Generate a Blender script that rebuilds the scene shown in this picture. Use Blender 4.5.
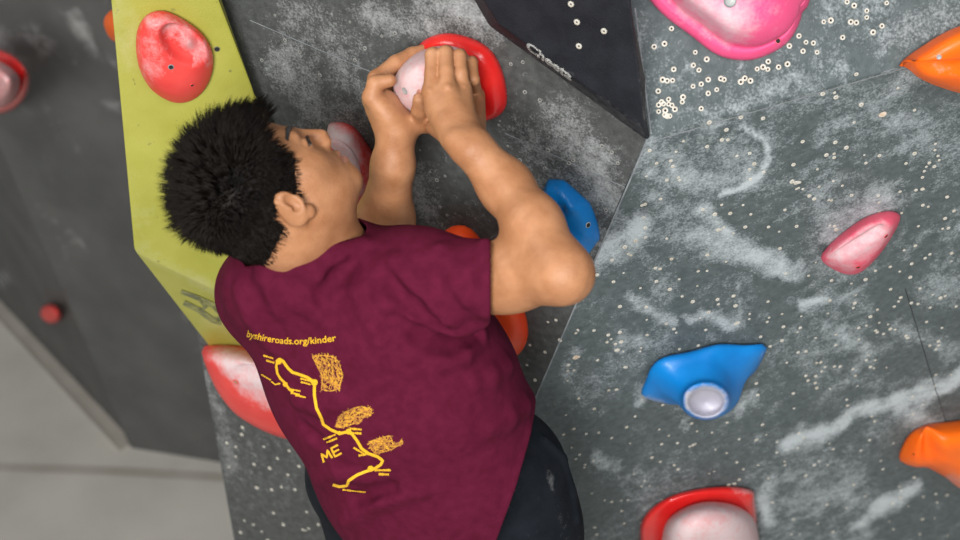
import bpy, bmesh, math, random
import numpy as np
from mathutils import Vector, Matrix
from mathutils.bvhtree import BVHTree

random.seed(7)
rng = np.random.default_rng(7)
for o in list(bpy.data.objects):
    bpy.data.objects.remove(o)
SC = bpy.context.scene
COL = SC.collection

# ------------------------------------------------------------------ camera
FPX = 1700.0
PITCH = math.radians(36)
sp, cp = math.sin(PITCH), math.cos(PITCH)
R0, U0, FW = np.array([1., 0, 0]), np.array([0, sp, cp]), np.array([0, cp, -sp])
RI, UI = .97 * R0 - .243 * U0, .243 * R0 + .97 * U0
RI /= np.linalg.norm(RI); UI /= np.linalg.norm(UI)
CAM = np.array([0., 0., 3.4])
cam_d = bpy.data.cameras.new('camera')
cam_d.sensor_width = 36
cam_d.lens = FPX / 960 * 36
cam_d.clip_start = .05
cam_d.dof.use_dof = True
cam_d.dof.focus_distance = 2.36
cam_d.dof.aperture_fstop = 4.0
cam = bpy.data.objects.new('camera', cam_d)
COL.objects.link(cam)
cam.matrix_world = Matrix(((RI[0], UI[0], -FW[0], CAM[0]), (RI[1], UI[1], -FW[1], CAM[1]),
                           (RI[2], UI[2], -FW[2], CAM[2]), (0, 0, 0, 1)))
SC.camera = cam

# ------------------------------------------------------------------ light
w = bpy.data.worlds.new('gym_air'); SC.world = w; w.use_nodes = True
w.node_tree.nodes['Background'].inputs[0].default_value = (.93, .97, 1, 1)
w.node_tree.nodes['Background'].inputs[1].default_value = .25
def area(name, loc, target, size, power, color):
    l = bpy.data.lights.new(name, 'AREA'); l.shape = 'RECTANGLE'; l.size, l.size_y = size
    l.energy = power; l.color = color
    o = bpy.data.objects.new(name, l); COL.objects.link(o)
    o.location = loc
    o.rotation_euler = (Vector(target) - Vector(loc)).to_track_quat('-Z', 'Y').to_euler()
    return o
area('ceiling_light', (-1.25, -2.8, 4.5), (.1, 1.8, 2.0), (2.0, 1.4), 590, (1, .985, .965))
area('ceiling_light', (1.6, -2.2, 5.8), (.3, 1.8, 2.0), (2.4, 1.4), 210, (.95, .98, 1))
area('ceiling_light', (-2.6, 2.6, 6.4), (-1.6, 3.6, 0), (2.4, 1.4), 170, (1, .97, .92))
vs = SC.view_settings
vs.view_transform = 'Standard'; vs.look = 'None'; vs.gamma = 1; vs.use_curve_mapping = False
vs.exposure = -.58

# ------------------------------------------------------------------ geometry helpers
def unit(v): v = np.asarray(v, float); return v / np.linalg.norm(v)
def ray(px, py): return FW + (px - 480) / FPX * RI + (270 - py) / FPX * UI
def P(px, py, d): return CAM + d * ray(px, py)
def ci(x, y, z): return x * RI + y * UI - z * FW           # a direction given as right, up, towards the camera
class Plane:
    def __init__(s, p, n):
        s.p = np.asarray(p, float); s.n = unit(n)
        if np.dot(s.n, CAM - s.p) < 0: s.n = -s.n
        s.a = unit(np.cross([0, 0, 1.], s.n)); s.b = np.cross(s.n, s.a)
    def at(s, px, py, h=0.):
        q = s.p + s.n * h; r = ray(px, py)
        return CAM + r * (np.dot(q - CAM, s.n) / np.dot(r, s.n))
    def depth(s, px, py): return float(np.dot(s.at(px, py) - CAM, FW))
def to_px(v):
    v = np.asarray(v, float) - CAM
    d = v @ FW
    return np.stack([480 + FPX * (v @ RI) / d, 270 - FPX * (v @ UI) / d], -1)

def mesh_obj(name, verts, faces, mats, parent=None, smooth=True, fmat=None, attr=None):
    me = bpy.data.meshes.new(name)
    me.from_pydata([tuple(map(float, v)) for v in verts], [], [tuple(map(int, f)) for f in faces])
    if not isinstance(mats, (list, tuple)): mats = [mats]
    for m in mats: me.materials.append(m)
    if smooth: me.polygons.foreach_set('use_smooth', [True] * len(me.polygons))
    if fmat is not None: me.polygons.foreach_set('material_index', list(map(int, fmat)))
    for k, vals in (attr or {}).items():
        a = me.attributes.new(k, 'FLOAT', 'POINT'); a.data.foreach_set('value', np.asarray(vals, np.float32))
    me.update()
    o = bpy.data.objects.new(name, me); COL.objects.link(o)
    if parent is not None: o.parent = parent
    return o
def tag(o, label, cat, group=None):
    o['label'] = label; o['category'] = cat
    if group: o['group'] = group
    return o
def structure(o): o['kind'] = 'structure'; return o

# ------------------------------------------------------------------ materials
def srgb(r, g, b):
    f = lambda c: (c / 255 / 12.92) if c <= 10 else ((c / 255 + .055) / 1.055) ** 2.4
    return (f(r), f(g), f(b), 1)
def material(name, c1, c2=None, scale=20, rough=.6, detail=4, bump=0, bscale=200, chalk=None, chalk_scale=45,
             spec=.5, sss=0, lo=.35, hi=.65, chalk_col=(.62, .62, .61, 1), speck=None, coat=0, sheen=0, soft=.55, grit=.15):
    m = bpy.data.materials.new(name); m.use_nodes = True
    nt = m.node_tree; N = nt.nodes; L = nt.links
    b = N['Principled BSDF']
    b.inputs['Roughness'].default_value = rough
    b.inputs['Specular IOR Level'].default_value = spec
    if coat: b.inputs['Coat Weight'].default_value = coat; b.inputs['Coat Roughness'].default_value = .12
    if sheen: b.inputs['Sheen Weight'].default_value = sheen
    if sss:
        b.inputs['Subsurface Weight'].default_value = sss
        b.inputs['Subsurface Radius'].default_value = (.012, .004, .002)
    tc = N.new('ShaderNodeTexCoord')
    def noise(sc, det=4, ro=.55):
        n = N.new('ShaderNodeTexNoise'); n.inputs['Scale'].default_value = sc
        n.inputs['Detail'].default_value = det; n.inputs['Roughness'].default_value = ro
        L.new(tc.outputs['Object'], n.inputs['Vector']); return n
    def ramp(src, a, c):
        r = N.new('ShaderNodeMapRange'); r.inputs[1].default_value = a; r.inputs[2].default_value = c
        L.new(src, r.inputs[0]); return r.outputs[0]
    def mix(fac, a, c):
        x = N.new('ShaderNodeMix'); x.data_type = 'RGBA'
        for sock, v in ((x.inputs[0], fac), (x.inputs[6], a), (x.inputs[7], c)):
            if isinstance(v, (tuple, float, int)): sock.default_value = v
            else: L.new(v, sock)
        return x.outputs[2]
    col = c1
    if c2 is not None:
        col = mix(ramp(noise(scale, detail).outputs[0], lo, hi), c1, c2)
    if speck is not None:
        col = mix(ramp(noise(speck[0], 2).outputs[0], speck[1], speck[1] + .06), col, speck[2])
    if chalk:
        at = N.new('ShaderNodeAttribute'); at.attribute_name = 'chalk'
        n = noise(chalk_scale, 9, .80)
        a1 = N.new('ShaderNodeMath'); a1.operation = 'ADD'
        L.new(at.outputs['Fac'], a1.inputs[0]); L.new(n.outputs[0], a1.inputs[1])
        n2 = noise(chalk_scale * 5, 3, .6)
        a2 = N.new('ShaderNodeMath'); a2.operation = 'MULTIPLY_ADD'; a2.inputs[1].default_value = grit; a2.inputs[2].default_value = -grit * .5
        L.new(n2.outputs[0], a2.inputs[0])
        a3 = N.new('ShaderNodeMath'); a3.operation = 'ADD'
        L.new(a1.outputs[0], a3.inputs[0]); L.new(a2.outputs[0], a3.inputs[1])
        f = ramp(a3.outputs[0], .62, .62 + soft)
        f2 = N.new('ShaderNodeMath'); f2.operation = 'MULTIPLY'; f2.inputs[1].default_value = chalk
        L.new(f, f2.inputs[0])
        col = mix(f2.outputs[0], col, chalk_col)
    if isinstance(col, tuple): b.inputs['Base Color'].default_value = col
    else: L.new(col, b.inputs['Base Color'])
    if bump:
        bp = N.new('ShaderNodeBump'); bp.inputs['Strength'].default_value = bump; bp.inputs['Distance'].default_value = .002
        L.new(noise(bscale, 3).outputs[0], bp.inputs['Height']); L.new(bp.outputs[0], b.inputs['Normal'])
    return m
M = {}
M['wall'] = material('textured_grey_wall_paint', (.053, .056, .055, 1), (.082, .086, .083, 1), 90, .62, 5, .5, 420, chalk=.8, chalk_scale=62, chalk_col=(.46, .48, .48, 1), soft=.5, grit=.75, spec=.25)
M['wall_r'] = material('textured_slate_wall_paint', (.068, .085, .087, 1), (.100, .121, .124, 1), 90, .6, 5, .5, 420, chalk=.85, chalk_scale=58, chalk_col=(.52, .57, .59, 1), soft=.5, grit=.7, spec=.25)
M['wall_far'] = material('charcoal_wall_paint', (.068, .068, .066, 1), (.092, .092, .089, 1), 6, .7, 5, .3, 300, chalk=.7, chalk_scale=9)
M['mat'] = material('grey_mat_vinyl', (.345, .335, .305, 1), (.41, .395, .36, 1), 3, .6, 5)
M['mat_edge'] = material('brown_grey_mat_edge', (.25, .23, .20, 1), (.30, .28, .25, 1), 6, .7)
M['seam'] = material('dark_panel_joint', (.02, .021, .022, 1), rough=.8)
M['seam_light'] = material('chalky_panel_edge', (.26, .28, .29, 1), (.16, .17, .18, 1), 60, .8)
M['dark_volume'] = material('black_volume_paint', (.009, .010, .0135, 1), (.016, .0175, .0225, 1), 25, .55, 5, .4, 500, chalk=.3, chalk_scale=60, spec=.25)
M['lime'] = material('lime_volume_paint', (.315, .31, .042, 1), (.375, .365, .068, 1), 9, .5, 5, .35, 420, chalk=.6, chalk_scale=14, chalk_col=(.62, .62, .42, 1), speck=(70, .70, (.20, .20, .05, 1)), soft=.8)
M['lime_mark'] = material('worn_dark_print', (.10, .105, .06, 1), (.30, .30, .09, 1), 45, .6)
M['letter'] = material('pale_grey_letter_print', (.62, .62, .60, 1), rough=.6)
M['nut'] = material('worn_cream_nut_rim', (.62, .60, .54, 1), (.50, .45, .36, 1), 40, .5)
M['nut_dull'] = material('chalky_grey_nut_rim', (.30, .30, .285, 1), (.18, .175, .165, 1), 60, .6)
M['hole'] = material('dark_bolt_hole', (.012, .012, .012, 1), rough=.9)
M['steel'] = material('steel_bolt', (.42, .43, .42, 1), (.33, .33, .31, 1), 50, .4)
M['chip'] = material('bare_plywood_chip', (.62, .47, .34, 1), (.7, .6, .5, 1), 200, .8)
def plastic(name, c, c2, rough=.45, chalk=.85, cs=60, coat=.06):
    return material(name, c, c2, 18, rough, 4, .25, 500, chalk=chalk, chalk_scale=cs, chalk_col=(.62, .57, .58, 1), coat=coat, spec=.3)
M['red'] = plastic('glossy_red_plastic', (.62, .012, .012, 1), (.70, .022, .018, 1), .25, coat=.5)
M['coral'] = plastic('coral_red_plastic', (.66, .045, .04, 1), (.72, .07, .06, 1), .5)
M['pink'] = plastic('hot_pink_plastic', (.80, .075, .215, 1), (.84, .10, .25, 1), .45)
M['rose'] = plastic('rose_pink_plastic', (.72, .085, .14, 1), (.78, .12, .19, 1), .5)
M['orange'] = plastic('orange_plastic', (.90, .125, .003, 1), (.93, .155, .005, 1), .4)
M['deep_orange'] = plastic('deep_orange_plastic', (.80, .055, .010, 1), (.84, .08, .012, 1), .4)
M['blue'] = plastic('blue_plastic', (.003, .165, .50, 1), (.004, .20, .57, 1), .38)
M['skin'] = material('skin', (.335, .145, .064, 1), (.430, .203, .098, 1), 34, .48, 6, .32, 420, spec=.35, sss=.03, chalk=.55, chalk_scale=90, chalk_col=(.70, .52, .42, 1))
M['lips'] = material('lip_skin', (.42, .17, .12, 1), (.46, .20, .14, 1), 60, .45)
M['hair'] = material('black_hair', (.007, .0052, .0045, 1), (.013, .0095, .0075, 1), 40, .55, spec=.12)
M['brow'] = material('black_eyebrow_hair', (.014, .010, .009, 1), rough=.6)
M['eye'] = material('eye_white', (.55, .52, .48, 1), rough=.2)
M['iris'] = material('dark_iris', (.012, .008, .006, 1), rough=.15)
M['shirt'] = material('maroon_cotton', (.078, .0065, .021, 1), (.098, .0088, .028, 1), 70, .9, 5, .4, 900, spec=.06)
M['print'] = material('yellow_screen_print', (.80, .45, .010, 1), (.70, .37, .012, 1), 300, .6)
M['print_worn'] = material('cracked_yellow_screen_print', (.72, .36, .02, 1), (.30, .10, .03, 1), 260, .7)
M['trousers'] = material('black_navy_cloth', (.005, .0068, .010, 1), (.009, .0115, .016, 1), 30, .9, 5, .4, 600, chalk=.4, chalk_scale=40, spec=.15)
M['shoe'] = material('black_shoe_rubber', (.02, .02, .022, 1), rough=.6)

# ------------------------------------------------------------------ the walls
A1 = math.radians(35)
H1 = np.array([math.cos(A1), -math.sin(A1), 0])
W1 = Plane(P(450, 80, 2.30), np.cross(H1, [0, 0, 1.]))
K1, K2 = W1.at(648, 137), W1.at(530, 410)
r_ = ray(960, 50); S = CAM + r_ * ((K1[2] - CAM[2]) / r_[2])
W2 = Plane(K1, np.cross(K2 - K1, S - K1))
HS = unit(S - K1)
LEAN = unit(np.array([0, math.sin(math.radians(22)), math.cos(math.radians(22))]))
W3 = Plane(K1, np.cross(HS, LEAN))
def z_floor(px, py):
    r = ray(px, py); return CAM + r * (-CAM[2] / r[2])

def seg_d(p, a, b):
    ab = b - a; t = np.clip(((p - a) @ ab) / (ab @ ab + 1e-9), 0, 1)
    return np.linalg.norm(p - a - t[:, None] * ab, axis=1), t
def vnoise(px, cell, seed):
    g_ = np.random.default_rng(seed).random((64, 64)); q = px / cell; i = np.floor(q).astype(int); t = q - i; t = t * t * (3 - 2 * t)
    a = lambda dx, dy: g_[(i[:, 0] + dx) % 64, (i[:, 1] + dy) % 64]
    return (a(0, 0) * (1 - t[:, 0]) + a(1, 0) * t[:, 0]) * (1 - t[:, 1]) + (a(0, 1) * (1 - t[:, 0]) + a(1, 1) * t[:, 0]) * t[:, 1]
def chalk_field(px, strokes, base=0., rough=False):
    v = np.full(len(px), base)
    if rough:
        p0 = px
        px = px + np.stack([vnoise(p0, 22, 1) + .5 * vnoise(p0, 9, 2) - .75, vnoise(p0, 22, 3) + .5 * vnoise(p0, 9, 4) - .75], 1) * 10; pw = px
        rot = np.stack([p0[:, 0] * .9 - p0[:, 1] * .43, (p0[:, 0] * .43 + p0[:, 1] * .9) * 2.6], 1)
        v = v + .30 * (vnoise(p0, 60, 5) - .5) + .22 * (vnoise(rot, 26, 6) - .5) + .16 * (vnoise(rot, 11, 7) - .5)
    for pts, w0, s in strokes:
        pts = np.array(pts, float)
        if rough: px = p0 if w0 <= 5 else pw
        if len(pts) == 1: d = np.linalg.norm(px - pts[0], axis=1)
        else:
            d = np.min([seg_d(px, pts[i], pts[i + 1])[0] for i in range(len(pts) - 1)], axis=0)
        v = np.maximum(v, s * np.clip(1.25 - d / w0, 0, 1) ** .8) if s > 0 else v + s * np.clip(1 - d / w0, 0, 1)
    if rough: v = v * (.78 + .6 * vnoise(p0, 13, 8))
    return v
def patch(name, left, right, nu, nrow, mat, strokes=(), depth=.12, n=None, base=0.):
    """ruled wall patch between two boundary polylines, closed to a solid slab of real thickness"""
    rows_l, rows_r = [], []
    for i in range(len(left) - 1):
        k = nrow[i]
        for j in range(k):
            t = j / k
            rows_l.append(left[i] * (1 - t) + left[i + 1] * t); rows_r.append(right[i] * (1 - t) + right[i + 1] * t)
    rows_l.append(left[-1]); rows_r.append(right[-1])
    rl, rr = np.array(rows_l), np.array(rows_r)
    t = np.linspace(0, 1, nu + 1)[None, :, None]
    V = (rl[:, None] * (1 - t) + rr[:, None] * t)
    nr, nc = V.shape[:2]; V = V.reshape(-1, 3)
    idx = np.arange(nr * nc).reshape(nr, nc)
    F = np.stack([idx[:-1, :-1], idx[1:, :-1], idx[1:, 1:], idx[:-1, 1:]], -1).reshape(-1, 4).tolist()
    ch = chalk_field(to_px(V), strokes, base, True)
    rim = list(idx[0, :]) + list(idx[1:, -1]) + list(idx[-1, -2::-1]) + list(idx[-2:0:-1, 0])
    B = V[rim] - np.asarray(n) * depth
    b0 = len(V); m = len(rim)
    for i in range(m): F.append([rim[i], rim[(i + 1) % m], b0 + (i + 1) % m, b0 + i])
    F.append([b0 + i for i in range(m)][::-1])
    o = mesh_obj(name, np.vstack([V, B]), F, mat, smooth=False, attr={'chalk': np.concatenate([ch, np.zeros(m)])})
    return structure(o)

ARETE = lambda y: 200 + .18 * (y - 350)
CREASE = lambda y: 530 - .432 * (y - 410)
YM = (530 + .432 * 410 - 200 + .18 * 350) / (.18 + .432)
st1 = [([(440, 2), (490, 22)], 26, .42), ([(370, 14), (440, 30)], 18, .34), ([(560, 120), (605, 190)], 30, .30), ([(590, 150), (612, 200)], 18, .42),
       ([(285, 60), (315, 110), (352, 135)], 22, .34), ([(300, 20), (345, 60)], 30, .22), ([(412, 165), (430, 215)], 12, .35), ([(418, 195)], 26, .25),
       ([(520, 130), (560, 165)], 22, .22), ([(205, 370), (236, 470)], 10, .30), ([(345, 75), (372, 110)], 14, .3), ([(430, 180), (440, 235)], 14, .2),
       ([(530, 150), (540, 160)], 16, .3), ([(560, 170), (600, 240)], 22, .25), ([(260, 470)], 60, .12)]
st1 = [(p_, w_, v_ * .8) for p_, w_, v_ in st1]
L1 = [W1.at(ARETE(y), y) for y in (-300, 137, 410, YM)]
Rr1 = [W1.at(x, y) for x, y in ((556, -300), (646, 138), (530, 410))] + [W1.at(CREASE(YM) + 1, YM)]
wall_back = patch('wall_back', L1, Rr1, 110, [95, 70, 50], M['wall'], st1, .03, W1.n, base=-.02)

st2 = [([(742, 126), (765, 140), (769, 158), (760, 175), (742, 188), (722, 193)], 4, .55), ([(655, 150), (690, 175), (740, 160)], 42, .24), ([(690, 180), (750, 175)], 20, .34),
       ([(598, 262), (640, 228)], 16, .46), ([(690, 235), (745, 250), (790, 272)], 15, .48), ([(660, 200), (690, 240)], 24, .26), ([(830, 235), (885, 200)], 18, .36),
       ([(632, 298), (668, 318)], 10, .38), ([(690, 318), (740, 322)], 7, .38), ([(738, 280), (740, 320)], 3, .3), ([(804, 308), (830, 301)], 7, .52), ([(828, 328), (868, 352)], 10, .38), ([(700, 210), (770, 265)], 10, .42),
       ([(785, 442), (850, 418), (905, 400), (975, 368)], 9, .58), ([(860, 412), (965, 376)], 9, .6), ([(900, 405), (935, 428)], 13, .42), ([(855, 522), (885, 508), (918, 488)], 8, .55),
       ([(765, 490), (770, 525)], 10, .44), ([(640, 400), (650, 385)], 10, .32), ([(740, 408), (756, 398)], 7, .46), ([(684, 424)], 8, .42), ([(600, 462), (612, 468)], 9, .34),
       ([(800, 450), (850, 470)], 20, .2), ([(820, 500), (860, 480)], 16, .26), ([(860, 100), (960, 150)], 34, .22), ([(770, 130), (800, 90)], 20, .2), ([(900, 330), (955, 350)], 12, .26),
       ([(590, 390), (640, 350)], 25, .16), ([(575, 350), (570, 372)], 12, .22), ([(930, 290), (960, 280)], 20, .24), ([(655, 172), (672, 168)], 16, .3), ([(640, 250), (670, 290)], 16, .18),
       ([(630, 345), (660, 340)], 16, .26), ([(690, 90), (700, 130)], 10, .2), ([(640, 520), (600, 540)], 20, .12)]
zM = W1.at(CREASE(YM), YM)
dn = unit(K2 - K1)
low = zM + np.array([.05, 0, -zM[2] + .0])
def w2_at_z(base, z):
    """follow the right wall's own fall line down to height z"""
    f = W2.b * (-1 if W2.b[2] > 0 else 1)
    return base + f * ((z - base[2]) / f[2])
L2 = [K1, K2, zM, w2_at_z(zM, 0)]
Rr2 = [p + HS * wd for p, wd in zip(L2, (1.6, 1.8, 2.2, 2.2))]
wall_right = patch('wall_right', L2, Rr2, 280, [70, 90, 12], M['wall_r'], st2, .06, W2.n, base=.08)

st3 = [([(690, 118), (760, 95), (840, 68)], 14, .34), ([(655, 60), (700, 110)], 30, .2), ([(880, 40), (950, 15)], 22, .3), ([(640, 20), (655, 120)], 10, .2), ([(730, 80), (745, 62)], 10, .3), ([(686, 62), (694, 76)], 4, .45), ([(830, 8), (880, 0)], 22, .3), ([(770, 70), (870, 30)], 28, .16)]
st3 = [(p_, w_, v_ * .62) for p_, w_, v_ in st3]
t_up = .9
L3 = [K1 + LEAN * t_up - HS * .08, K1]
L3[0] = W3.at(592, -300)
Rr3 = [L3[0] + HS * 1.7, K1 + HS * 1.6]
wall_top = patch('wall_upper', L3, Rr3, 260, [90], M['wall_r'], st3, .06, W3.n, base=-.13)

# far left wall in two facets standing on the mat floor
B0, B1, B2 = z_floor(-70, 232), z_floor(132, 448), z_floor(330, 480)
up4 = np.array([0, 0, 3.6])
st0 = [([(75, 20)], 12, .3), ([(90, 45)], 10, .28), ([(5, 278)], 9, .45), ([(110, 110)], 14, .25), ([(40, 40)], 18, .2), ([(70, 148)], 8, .25), ([(115, 65)], 9, .25)]
nA = unit(np.cross(B1 - B0, [0, 0, 1.])); nA = nA if np.dot(nA, CAM - B1) > 0 else -nA
nB = unit(np.cross(B2 - B1, [0, 0, 1.])); nB = nB if np.dot(nB, CAM - B1) > 0 else -nB
wall_left = patch('wall_left', [B0 + up4, B0], [B1 + up4, B1], 60, [80], M['wall_far'], st0, .1, nA)
wall_left2 = patch('wall_far', [B1 + up4, B1], [B2 + up4, B2], 30, [60], M['wall_far'], st0, .1, nB)

def box_between(name, a, b, n, th, h, mat, parent=None, z0=0.):
    a, b, n = map(np.asarray, (a, b, n))
    v = []
    for p in (a, b):
        for k in (0, 1):
            for z in (0, 1): v.append(p + n * th * k + np.array([0, 0, z0 + h * z]))
    f = [(0, 1, 3, 2), (4, 6, 7, 5), (0, 2, 6, 4), (1, 5, 7, 3), (0, 4, 5, 1), (2, 3, 7, 6)]
    return mesh_obj(name, v, f, mat, parent, smooth=False)
structure(box_between('baseboard_left', B0, B1 + unit(B1 - B0) * -.02, nA, .035, .06, M['mat_edge']))

g = 5.0
fl = structure(mesh_obj('floor', [(-g - 1, -2, 0), (g, -2, 0), (g, 9, 0), (-g - 1, 9, 0), (-g - 1, -2, -.2), (g, -2, -.2), (g, 9, -.2), (-g - 1, 9, -.2)],
               [(0, 1, 2, 3), (4, 7, 6, 5), (0, 4, 5, 1), (1, 5, 6, 2), (2, 6, 7, 3), (3, 7, 4, 0)], M['mat'], smooth=False))
def ribbon(name, pts, wd, n, mat, parent, lift=.0006):
    pts = [np.asarray(p) for p in pts]; n = np.asarray(n); V = []; F = []
    for i, p in enumerate(pts):
        t = unit(pts[min(i + 1, len(pts) - 1)] - pts[max(i - 1, 0)]); s = unit(np.cross(t, n)) * wd / 2
        V += [p - s + n * lift, p + s + n * lift]
        if i: F.append((2 * i - 2, 2 * i - 1, 2 * i + 1, 2 * i))
    o = mesh_obj(name, V, F, mat, parent, smooth=False)
    if parent is None: structure(o)
    return o
ribbon('mat_seam', [z_floor(-40, 466), z_floor(110, 471), z_floor(300, 482)], .035, (0, 0, 1), M['mat_edge'], fl, .002)
ribbon('panel_seam', [W2.at(905, 288), W2.at(932, 378), W2.at(985, 545)], .0014, W2.n, M['seam'], wall_right)
ribbon('panel_seam', [W2.at(652, 141), W2.at(960, 51.5)], .002, W2.n, M['seam_light'], wall_right)
ribbon('panel_seam', [W1.at(250, 20), W1.at(372, 72)], .0014, W1.n, M['seam_light'], wall_back)
ribbon('panel_seam', [W1.at(505, 133), W1.at(625, 187)], .0014, W1.n, M['seam_light'], wall_back)
ribbon('panel_edge', [W1.at(646, 143), W1.at(589, 274), W1.at(531, 408), W1.at(480, 525)], .0022, unit(W1.n + W2.n), M['seam_light'], wall_right, .001)
ribbon('panel_edge', [W3.at(635, 8), W3.at(651, 134)], .002, W3.n, M['seam_light'], wall_top, .001)

# ------------------------------------------------------------------ bolt holes with pale rims
def nut_mesh(name, ro, ri, mrim):
    V = []; F = []; fm = []; n = 12
    for r, z in ((ro, .0001), (ro * .93, .0009), (ri, .0009), (ri * .9, .0003)):
        V += [(r * math.cos(2 * math.pi * i / n), r * math.sin(2 * math.pi * i / n), z) for i in range(n)]
    for k in range(3):
        for i in range(n):
            F.append((k * n + i, k * n + (i + 1) % n, (k + 1) * n + (i + 1) % n, (k + 1) * n + i)); fm.append(0)
    F.append([3 * n + i for i in range(n)]); fm.append(1)
    me = bpy.data.meshes.new(name); me.from_pydata(V, [], F); me.materials.append(mrim); me.materials.append(M['hole'])
    me.polygons.foreach_set('material_index', fm); me.update()
    return me
NUT_W1 = nut_mesh('bolt_hole', .0030, .0014, M['nut_dull'])
NUT_BIG, NUT = nut_mesh('bolt_hole', .0040, .0017, M['nut']), nut_mesh('bolt_hole', .0033, .0010, M['nut'])
def frame_on(pl, p, spin=0.):
    a = pl.a * math.cos(spin) + pl.b * math.sin(spin); b = np.cross(pl.n, a)
    return Matrix(((a[0], b[0], pl.n[0], p[0]), (a[1], b[1], pl.n[1], p[1]), (a[2], b[2], pl.n[2], p[2]), (0, 0, 0, 1)))
def place_nut(me, pl, px, py, parent, sc=1.):
    o = bpy.data.objects.new('bolt_hole', me); COL.objects.link(o); o.parent = parent
    o.matrix_world = frame_on(pl, pl.at(px, py), rng.uniform(0, 6)) @ Matrix.Scale(sc, 4)
n3 = [(92,126),(120,118),(139,77),(203,141),(234,160),(198,176),(213,189),(145,187),(115,215),(127,218),(142,217),(103,246),(197,233),(219,227),(238,215),(238,252),(261,242),(272,212),(281,215),(170,262),(168,275),(112,275),(104,283),(104,301),(117,280),(131,268),(131,281),(140,284),(148,295),(122,298),(121,310),(127,313),(134,313),(219,293),(326,221),(337,211),(352,218),(370,186),(386,181),(400,166),(399,187),(428,181),(452,173),(457,124),(483,97),(502,114),(494,138),(522,116),(532,141),(550,59),(569,55),(601,101),(623,59),(638,61),(613,5),(632,15),(666,29),(666,47),(683,87),(707,70),(720,8)]
for x, y in n3:
    place_nut(NUT_BIG, W3, 620 + x / 2.7, y / 2.7, wall_top, rng.uniform(.8, 1.05))
n2 = [(620 + x / 2.7, y / 2.7) for x, y in [(241,330),(326,316),(386,319),(287,350),(275,377),(291,377),(171,381),(235,395),(80,406),(137,434),(547,253),(579,250),(583,262),(638,200),(651,282),(750,238),(632,330),(493,382),(581,384),(611,398),(557,418),(578,425),(664,440),(468,444),(465,487),(475,493),(485,492),(350,457),(827,450),(852,388),(795,414),(850,405),(795,297),(882,531),(816,510),(772,441)]]
n2 += [(600 + x / 2.667, 180 + y / 2.667) for x, y in [(306,91),(178,156),(66,178),(121,153),(262,243),(36,271),(108,288),(150,270),(219,310),(247,324),(186,291),(53,337),(313,318),(316,331),(356,309),(361,335),(448,324),(399,357),(451,367),(428,418),(446,378),(368,380),(56,431),(41,437),(47,453),(22,413),(197,397),(203,407),(107,457),(69,499),(558,42),(571,50),(524,123),(512,4),(528,6),(860,24),(926,45),(849,123),(811,187),(920,102),(929,128),(774,231),(827,259),(831,223),(775,291),(802,313),(853,289),(848,330),(721,364),(679,328),(735,401),(768,385),(774,397),(816,415),(820,421),(871,378),(912,394),(903,441),(896,451),(920,309),(908,314),(950,337),(708,265),(489,391),(527,406),(534,394),(575,421),(454,443),(498,487),(577,487),(625,497),(640,497),(549,521),(575,523),(710,480),(721,498),(764,500),(681,522),(787,399),(800,31),(646,15)]]
n2 += [(560 + x / 2.4, 340 + y / 2.4) for x, y in [(90,48),(135,24),(113,5),(155,65),(195,19),(45,140),(82,165),(33,213),(28,258),(63,225),(93,222),(180,183),(160,209),(124,235),(47,275),(168,248),(274,300),(283,310),(178,322),(147,385),(163,384),(148,410),(215,350),(203,338),(245,383),(316,200),(365,222),(312,255),(401,198),(430,238),(470,240),(486,203),(400,271),(430,335),(440,310),(616,55),(503,15),(590,86),(595,97),(688,143),(690,157),(616,115),(648,117),(560,128),(740,36),(745,65),(755,195),(743,240),(722,265),(610,300),(540,300),(475,300),(520,270),(590,325),(770,290),(775,310),(705,347),(640,395),(690,380),(850,330),(725,440),(655,460),(560,430),(510,390),(575,465),(790,435),(870,430),(905,390),(930,470),(20,60)]]
n1 = [(190 + x / 2.57, 330 + y / 2.57) for x, y in [(135,250),(95,290),(118,325),(100,352),(133,268),(118,300),(172,405),(205,355),(252,372),(210,410),(235,403),(300,468),(297,515),(290,513),(305,510),(270,410),(300,395),(163,500),(185,518),(140,490),(130,520),(215,470),(255,310),(190,300),(225,330),(330,500),(345,515),(280,350),(165,345),(240,500),(200,540)]]
n1 += [(525,92),(500,121),(499,125),(563,119),(567,121),(558,134),(589,125),(569,163),(573,160),(523,62),(511,64),(395,33),(460,18),(382,36),(402,22),(540,100),(548,150),(596,160),(602,146),(612,152),(618,163),(601,200),(606,210),(599,228),(520,160),(508,146),(515,180),(545,168),(558,176),(565,185),(590,240),(578,330),(560,340),(545,352),(530,345),(556,320),(520,330),(535,380),(548,322),(527,365),(430,172),(437,180),(445,176),(425,200),(440,207),(447,215),(420,150),(285,40),(300,52),(330,30),(262,60),(275,15),(320,75),(350,22),(365,48),(355,60)]
for lst, pl, par in ((n1, W1, wall_back), (n2, W2, wall_right)):
    lst = list(lst)
    for x, y in lst[:100]: place_nut(NUT_W1 if (pl is W1 and y < 300) else NUT, pl, x, y, par, rng.uniform(.6, 1.15))
    rest = lst[100:]
    if pl is W2:
        rest += [(rng.uniform(540, 955), rng.uniform(150, 538)) for _ in range(280)]
        rest = [(x, y) for x, y in rest if x > CREASE(y) + 8 and y > 160 - (x - 650) * .32]
    if not rest: continue
    V = []; F = []; fm = []
    for x, y in rest:
        m = frame_on(pl, pl.at(x, y), rng.uniform(0, 6)) @ Matrix.Scale(rng.uniform(.5, 1.0), 4)
        b0 = len(V); V += [m @ v.co for v in NUT.vertices]
        for p in NUT.polygons: F.append([b0 + i for i in p.vertices]); fm.append(p.material_index)
    o = mesh_obj('bolt_hole', V, F, [M['nut'], M['hole']], par, False, fm); o['kind'] = 'stuff'
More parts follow.
